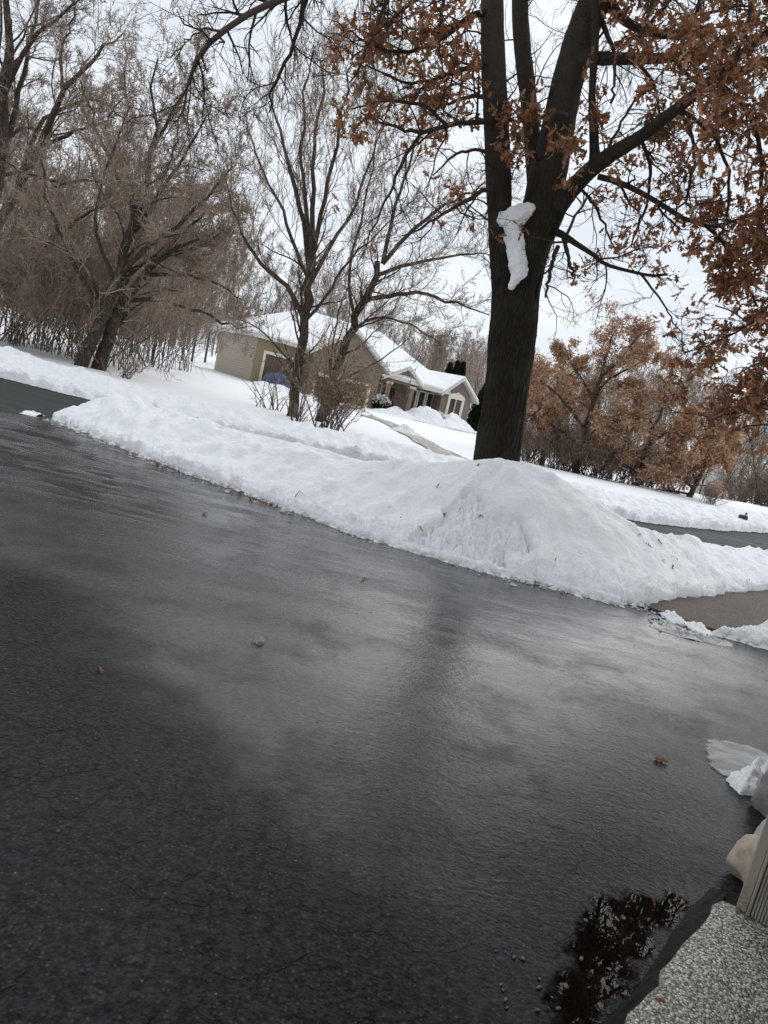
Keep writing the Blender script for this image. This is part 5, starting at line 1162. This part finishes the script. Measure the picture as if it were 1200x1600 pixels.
GWALL = m_plain('garage_siding', (0.30, 0.265, 0.205), 0.6, 0.1, 3, 50, 0.001)
gx0, gy0 = gxy(0, 0)
gar = empty('garage', (gx0, gy0, 0.0), 'taupe garage door jamb with vertical ribbed panel at the bottom right corner', 'garage', rz=math.atan2(GT[1], GT[0]))
# local frame: x along the front, y outward(=GN)
JT, JN = TF, NF
b = MB(); b.box((JT, JN - 0.036, 0.030), (JT + 0.11, JN, 2.35)); b.build('jamb_trim', TAUPE, gar, 0.004)
b = MB(); b.box((JT - 0.008, JN - 0.050, 0.030), (JT + 0.11, JN - 0.0375, 2.35)); b.build('trim_strip', TAUPE, gar, 0.003)
b = MB(); b.box((JT + 0.002, JN - 0.40, 0.030), (JT + 0.11, JN - 0.0515, 2.35))
for k in range(30): b.box((JT - 0.005, JN - 0.0612 - k * 0.0108, 0.031), (JT + 0.001, JN - 0.0540 - k * 0.0108, 2.349))
b.build('ribbed_panel', TAUPE2, gar, 0.0018)
b = MB(); b.box((JT + 0.111, JN - 0.14, -0.05), (5.2, JN - 0.01, 2.7)); b.box((-3.2, JN - 0.14, -0.05), (-2.1, JN - 0.01, 2.7)); b.box((-2.1, JN - 0.14, 2.36), (JT + 0.111, JN - 0.01, 2.7)); b.build('wall', GWALL, gar)
b = MB(); b.box((5.06, JN - 6.5, -0.05), (5.2, JN - 0.14, 2.7)); b.box((-3.2, JN - 6.5, -0.05), (-3.06, JN - 0.14, 2.7)); b.box((-3.2, JN - 6.64, -0.05), (5.2, JN - 6.5, 2.7)); b.build('side_wall', GWALL, gar)
b = MB(); b.prism([(-3.5, JN + 0.05, 2.701), (5.5, JN + 0.05, 2.701), (5.5, JN - 6.9, 2.701), (-3.5, JN - 6.9, 2.701)], (0, 0, 0.14)); b.build('roof', GWALL, gar)

# boulders against the garage wall
def boulder(px, py, z, rad, sc, seed, m, label, rz):
    p = gp(px, py, z); nu, nvv = 48, 30; u, v_ = np.meshgrid(np.linspace(0, 2 * np.pi, nu), np.linspace(0.001, np.pi - 0.001, nvv))
    d = np.stack([np.cos(u) * np.sin(v_), np.sin(u) * np.sin(v_), np.cos(v_)], -1)
    s_ = 1 + 0.16 * fbm(d[..., 0] * 1.6 + seed, d[..., 1] * 1.6, d[..., 2] * 1.6, o=2, seed=seed) + 0.012 * fbm(d[..., 0] * 9, d[..., 1] * 9, d[..., 2] * 9, seed=seed)
    d = np.sign(d) * np.abs(d) ** 0.86
    s_[:, -1] = s_[:, 0]; d[:, -1] = d[:, 0]
    V = d * s_[..., None] * np.array(sc) * rad
    o = mesh_obj('boulder', V, grid_faces(nvv, nu), m, smooth=True, loc=(p[0], p[1], z)); o.rotation_euler = (0.15, 0.1, rz); return tag(o, label, 'boulder', None)
ROCK1 = m_plain('tan_granite', (0.46, 0.37, 0.29), 0.75, 0.42, 26, 70, 0.004)
ROCK2 = m_plain('grey_granite', (0.22, 0.225, 0.195), 0.8, 0.6, 60, 90, 0.002)
ROCK3 = m_plain('pale_granite', (0.40, 0.41, 0.40), 0.75, 0.25, 30, 90, 0.002)
boulder(1192, 1352, 0.085, 0.118, (1.0, 0.85, 0.95), 3, ROCK1, 'smooth tan boulder against the garage jamb', 0.4)
boulder(1212, 1312, 0.08, 0.105, (0.9, 0.8, 0.9), 7, ROCK3, 'pale grey rock between the tan and the green-grey boulder', 0.9)
boulder(1243, 1240, 0.14, 0.165, (0.95, 0.8, 1.25), 9, ROCK2, 'green-grey speckled boulder at the right frame edge', 0.2)

# ice sheet, crusted snow lump, slush ridge
def m_ice(fade=False):
    m, q, o, co = new_mat('grey_ice'); n = q.noise(q.mapping(co, (1, 3, 1), (0, 0, R_(-30))), 5, 5, 0.6, 1.0)
    col = q.mix(q.mapr(n, 0.35, 0.65), (0.06, 0.06, 0.06, 1), (0.30, 0.305, 0.305, 1))
    b_ = q.n('ShaderNodeBsdfPrincipled', None, Base_Color=col, Roughness=0.3, Specular_IOR_Level=0.25, Coat_Weight=0.15, Coat_Roughness=0.1, Normal=q.bump(n, 0.25, 0.012))
    if not fade: q.t.links.new(b_.outputs[0], o.inputs[0]); return m
    dp = q.n('ShaderNodeAttribute', {'attribute_name': 'depth'}).outputs['Fac']
    f = q.mapr(q.math('ADD', dp, q.math('MULTIPLY', q.math('SUBTRACT', q.noise(co, 20, 5, 0.7), 0.5), 0.6)), 0.0, 0.35, 0, 0.7)
    mx = q.n('ShaderNodeMixShader', None, i0=f, i1=q.n('ShaderNodeBsdfTransparent').outputs[0], i2=b_.outputs[0]); q.t.links.new(mx.outputs[0], o.inputs[0]); return m
o = soft_sheet('ice_sheet', [(1094, 1168), (1112, 1156), (1150, 1160), (1200, 1178), (1250, 1200), (1255, 1240), (1200, 1235), (1160, 1222), (1140, 1216), (1118, 1205), (1106, 1188)], 0.006, lambda: m_ice(True), 0.03, 15, 0.10)
tag(o, 'thin grey ice sheet melting on the driveway', 'ice')
def lump(name, pix, h, m, seed, label, cat, n=70, rough=0.5, pw=0.6):
    q = np.array([gp(*p)[:2] for p in pix]); c = q.mean(0); lo, hi = q.min(0) - .03, q.max(0) + .03
    x, y = np.meshgrid(np.linspace(lo[0], hi[0], n), np.linspace(lo[1], hi[1], n)); d = inside_soft(x, y, q) + 0.012 * fbm(x * 40, y * 40, seed=seed)
    R0 = np.percentile(d, 99); z = h * np.clip(d / R0, 0, 1) ** pw * (1 + rough * fbm(x * 30, y * 30, seed=seed + 1)); z = np.where(d < 0, -0.01, z)
    return tag(mesh_obj(name, np.stack([x, y, z], -1), grid_faces(n, n), m, smooth=True), label, cat)
CR = m_snow('crust_snow', 0.8, 0.2, -5)
lump('snow_lump', [(1140, 1224), (1160, 1212), (1190, 1204), (1215, 1210), (1205, 1232), (1185, 1243), (1155, 1240)], 0.10, CR, 71, 'bright crusty snow lump on the melting ice sheet', 'snow')
SLUSH = m_plain('grey_slush', (0.30, 0.30, 0.29), 0.35, 0.5, 22, 60, 0.01)
lump('slush_ridge', [(1012, 977), (1040, 984), (1075, 990), (1110, 996), (1146, 1006), (1140, 1011), (1100, 1003), (1060, 994), (1030, 985)], 0.03, SLUSH, 75, 'long grey slush ridge at the walkway mouth', 'slush', n=110)
lump('slush_chunk', [(1040, 966), (1052, 960), (1062, 968), (1050, 973)], 0.05, CR, 78, 'small white ice chunk at the left end of the walkway mouth', 'ice', n=34)
lump('slush_chunk', [(1082, 984), (1098, 978), (1104, 986), (1090, 990)], 0.05, CR, 79, 'small white ice chunk in the middle of the walkway mouth', 'ice', n=34)
lump('ice_chunk', [(396, 1004), (400, 999), (410, 1000), (412, 1005), (405, 1008)], 0.030, m_ice(), 83, 'single clear ice chunk alone on the wet driveway', 'ice', n=34)
lump('ice_chunk', [(40, 646), (50, 644), (62, 647), (52, 649)], 0.035, CR, 84, 'small snow crumb where the driveway meets the street', 'snow', n=34)
# melted ledge of icy snow peeling off the bank foot
# pebbles at the puddle
PEB = m_plain('pebble', (0.13, 0.12, 0.105), 0.5, 0.4, 60, 90, 0.001)
rp_ = np.random.default_rng(12); first = None
for (px, py, s) in [(803, 1497, .010), (817, 1500, .012), (790, 1488, .006), (783, 1540, .008), (786, 1548, .007), (790, 1564, .011), (792, 1576, .008), (842, 1545, .013), (843, 1531, .009), (884, 1543, .014), (775, 1487, .006), (840, 1580, .011), (872, 1578, .012), (908, 1500, .013), (915, 1440, .012), (862, 1560, .008)]:
    p = gp(px, py)
    if first is None:
        nu, nvv = 14, 9; u, v_ = np.meshgrid(np.linspace(0, 2 * np.pi, nu), np.linspace(0.01, np.pi - 0.01, nvv)); d = np.stack([np.cos(u) * np.sin(v_), 0.75 * np.sin(u) * np.sin(v_), 0.55 * np.cos(v_)], -1)
        d = d * (1 + 0.12 * np.cos(2 * u + 1) * np.sin(v_))[..., None]
        first = o = mesh_obj('pebble', d, grid_faces(nvv, nu), PEB, smooth=True)
        tag(o, 'tiny pale pebble on the wet asphalt by the puddle', 'pebble', 'pebbles round the puddle')
    else: o = copy_tree(first)
    o.location = (p[0], p[1], s * 0.35); s *= 0.7; o.scale = (s, s, s); o.rotation_euler = (0, 0, rp_.uniform(0, 6))

# ---- fallen leaves
rl = np.random.default_rng(15)
def bank_z(px, py):
    """point on the near bank under a picture position"""
    dg_ = bpy.context.evaluated_depsgraph_get()
    ok, loc, nor, _ = bank.ray_cast(Vector(CPOS), Vector(ray(px, py)).normalized())
    return (loc, nor) if ok else (Vector(gp(px, py)), Vector((0, 0, 1)))
bpy.context.view_layer.update()
LV = []
for k in range(3):
    v, f = leaves(np.zeros((1, 3)), np.array([[1.0, 0.1, 0.05]]), np.array([1.0]), rl, 'lobed'); v = v - v.mean(0); v[:, 2] *= (0.6, 0.9, 0.35)[k]; LV.append(mesh_data('fallen_leaf', v, f, LEAF))
def leaf_at(loc, nor, s, label, group=None, k=None):
    o = link('fallen_leaf', LV[int(rl.integers(0, 3)) if k is None else k]); o.location = Vector(loc) + Vector(nor) * 0.012
    q = Vector(nor).to_track_quat('Z', 'Y'); q = q @ Vector((rl.normal() * 0.25, rl.normal() * 0.25, 1)).to_track_quat('Z', 'Y'); o.rotation_mode = 'QUATERNION'
    from mathutils import Quaternion
    o.rotation_quaternion = q @ Quaternion((0, 0, 1), rl.uniform(0, 6.28)); o.scale = (s, s, s); return tag(o, label, 'leaf', group)
for (px, py, s, lb) in [(156, 1050, .07, 'single tan oak leaf on the drier dark asphalt'), (1035, 1191, .085, 'flat brown oak leaf on wet asphalt left of the ice sheet'), (321, 804, .06, 'curled brown leaf on wet asphalt below the middle of the snow bank'), (570, 906, .10, 'dark soggy leaf flat on the wet asphalt below the high mound'), (452, 818, .06, 'tiny dark leaf scrap on the wet asphalt near the bank foot'), (1020, 1415, .06, 'brown leaf caught at the puddle rim by the apron')]:
    leaf_at(gp(px, py), (0, 0, 1), s, lb)
o = leaf_at(gp(1028, 1568, 0.03), (0, 0, 1), .035, 'shrivelled brown leaf lying on the aggregate apron')
for (px, py, s, lb) in [(658, 823, .12, 'orange oak leaf standing in the broken snow near the bank foot'), (752, 807, .13, 'brown oak leaf at the head of the break in the mound'), (719, 800, .11, 'dull brown leaf half sunk in the broken snow of the mound'), (694, 803, .09, 'dark leaf in a hollow at the left of the broken snow'), (680, 761, .10, 'orange-brown leaf on the smooth left flank of the mound'), (741, 728, .10, 'small leaf near the top of the mound under the oak trunk'), (866, 874, .08, 'rust leaf on the lower right front of the mound'), (1032, 846, .13, 'pale brown oak leaf on the right flank of the mound, the largest there'),
                        (1000, 833, .08, 'dark leaf scrap uppermost on the right flank of the mound'), (1014, 852, .08, 'dark leaf scrap below the pale one on the right flank'), (1034, 874, .09, 'dark twiggy leaf on the right flank, left of a pair'), (1058, 873, .07, 'left one of a close pair of leaf scraps on the right flank'), (1068, 879, .07, 'right one of a close pair of leaf scraps on the right flank'), (1050, 888, .08, 'lowest dark leaf scrap on the right flank of the mound'), (497, 737, .08, 'dark leaf scrap alone on the low middle of the snow bank'), (625, 808, .07, 'small dark scrap on the snow left of the orange leaf')]:
    loc, nor = bank_z(px, py); leaf_at(loc, (Vector(nor) + Vector((0, -0.9, 0.3))).normalized(), s * 1.35, lb)
GE = 'brown leaves caught along the foot of the snow bank'
for k in range(95):
    c = [(225, 716, 20), (255, 729, 14), (430, 789, 14), (480, 798, 16), (495, 801, 8), (555, 822, 14), (370, 768, 25), (840, 910, 30), (1005, 944, 12), (1062, 928, 14)][int(rl.integers(0, 10))]
    x = c[0] + rl.normal() * c[2]; q_ = np.array([gp(*p)[:2] for p in ((x, c[1] + 0.40 * (x - c[0]) + 1 + rl.uniform(-1, 4)),)])[0]
    leaf_at((q_[0], q_[1], 0.012), (0, 0, 1), rl.uniform(.04, .085), 'curled brown leaf caught where the snow bank meets the driveway', GE)
# twig sticking out of the bank foot
T = TubeSet(); loc, nor = bank_z(459, 778); p0 = np.array(loc); T.add(np.array([[p0 - (0, 0, .05), p0 + (.02, 0, .04), p0 + (.05, .01, .10)]]), np.array([[.006, .005, .003]]), 5)
o = tag(link('twig', T.mesh('twig', OAK_TWIG)), 'short dark twig poking out of the snow bank foot', 'twig')

# icy crumbs broken off along the edges of the drive
rc = np.random.default_rng(44); _t = TubeSet(); _E = resample(EDGE[:16], 400)
cr = []
for k in range(300):
    i = int(rc.integers(5, 395)); d = abs(rc.normal()) * 0.10 + 0.02; s = rc.uniform(.006, .026) * (1 if rc.random() < .85 else 1.8)
    tn = unit(_E[i + 1] - _E[i - 1]); cr.append((_E[i][0] + tn[1] * d, _E[i][1] - tn[0] * d, s))
for k in range(110):
    q_ = gp(rc.uniform(1000, 1150), 0) if False else None
    px = rc.uniform(1015, 1130); py = 960 + (px - 1015) * 0.30 + rc.normal() * 7; g_ = gp(px, py); cr.append((g_[0], g_[1], rc.uniform(.006, .026)))
v0 = np.array([[0, 0, 1], [1, 0, 0.1], [.3, .95, 0], [-.8, .6, .15], [-.8, -.6, 0], [.3, -.95, .1], [.6, .3, .7], [-.5, .3, .75], [0, -.6, .7]], float)
f0 = [[1, 2, 6], [2, 7, 6], [2, 3, 7], [3, 4, 7], [4, 8, 7], [4, 5, 8], [5, 6, 8], [5, 1, 6], [6, 7, 0], [7, 8, 0], [8, 6, 0]]
VV = np.concatenate([v0 * (1 + 0.25 * rc.normal(size=(9, 1))) @ np.array([[math.cos(a), math.sin(a), 0], [-math.sin(a), math.cos(a), 0], [0, 0, .75]]) * s + (x, y, 0.002) for (x, y, s), a in zip(cr, rc.uniform(0, 6.28, len(cr)))])
FF = np.concatenate([np.array(f0) + 9 * k for k in range(len(cr))])
tag(mesh_obj('slush', VV, FF, m_plain('crumb_ice', (0.45, 0.46, 0.47), 0.3, 0.5, 30, 80, 0.004)), 'scattered icy crumbs along the driveway edge', kind='stuff')
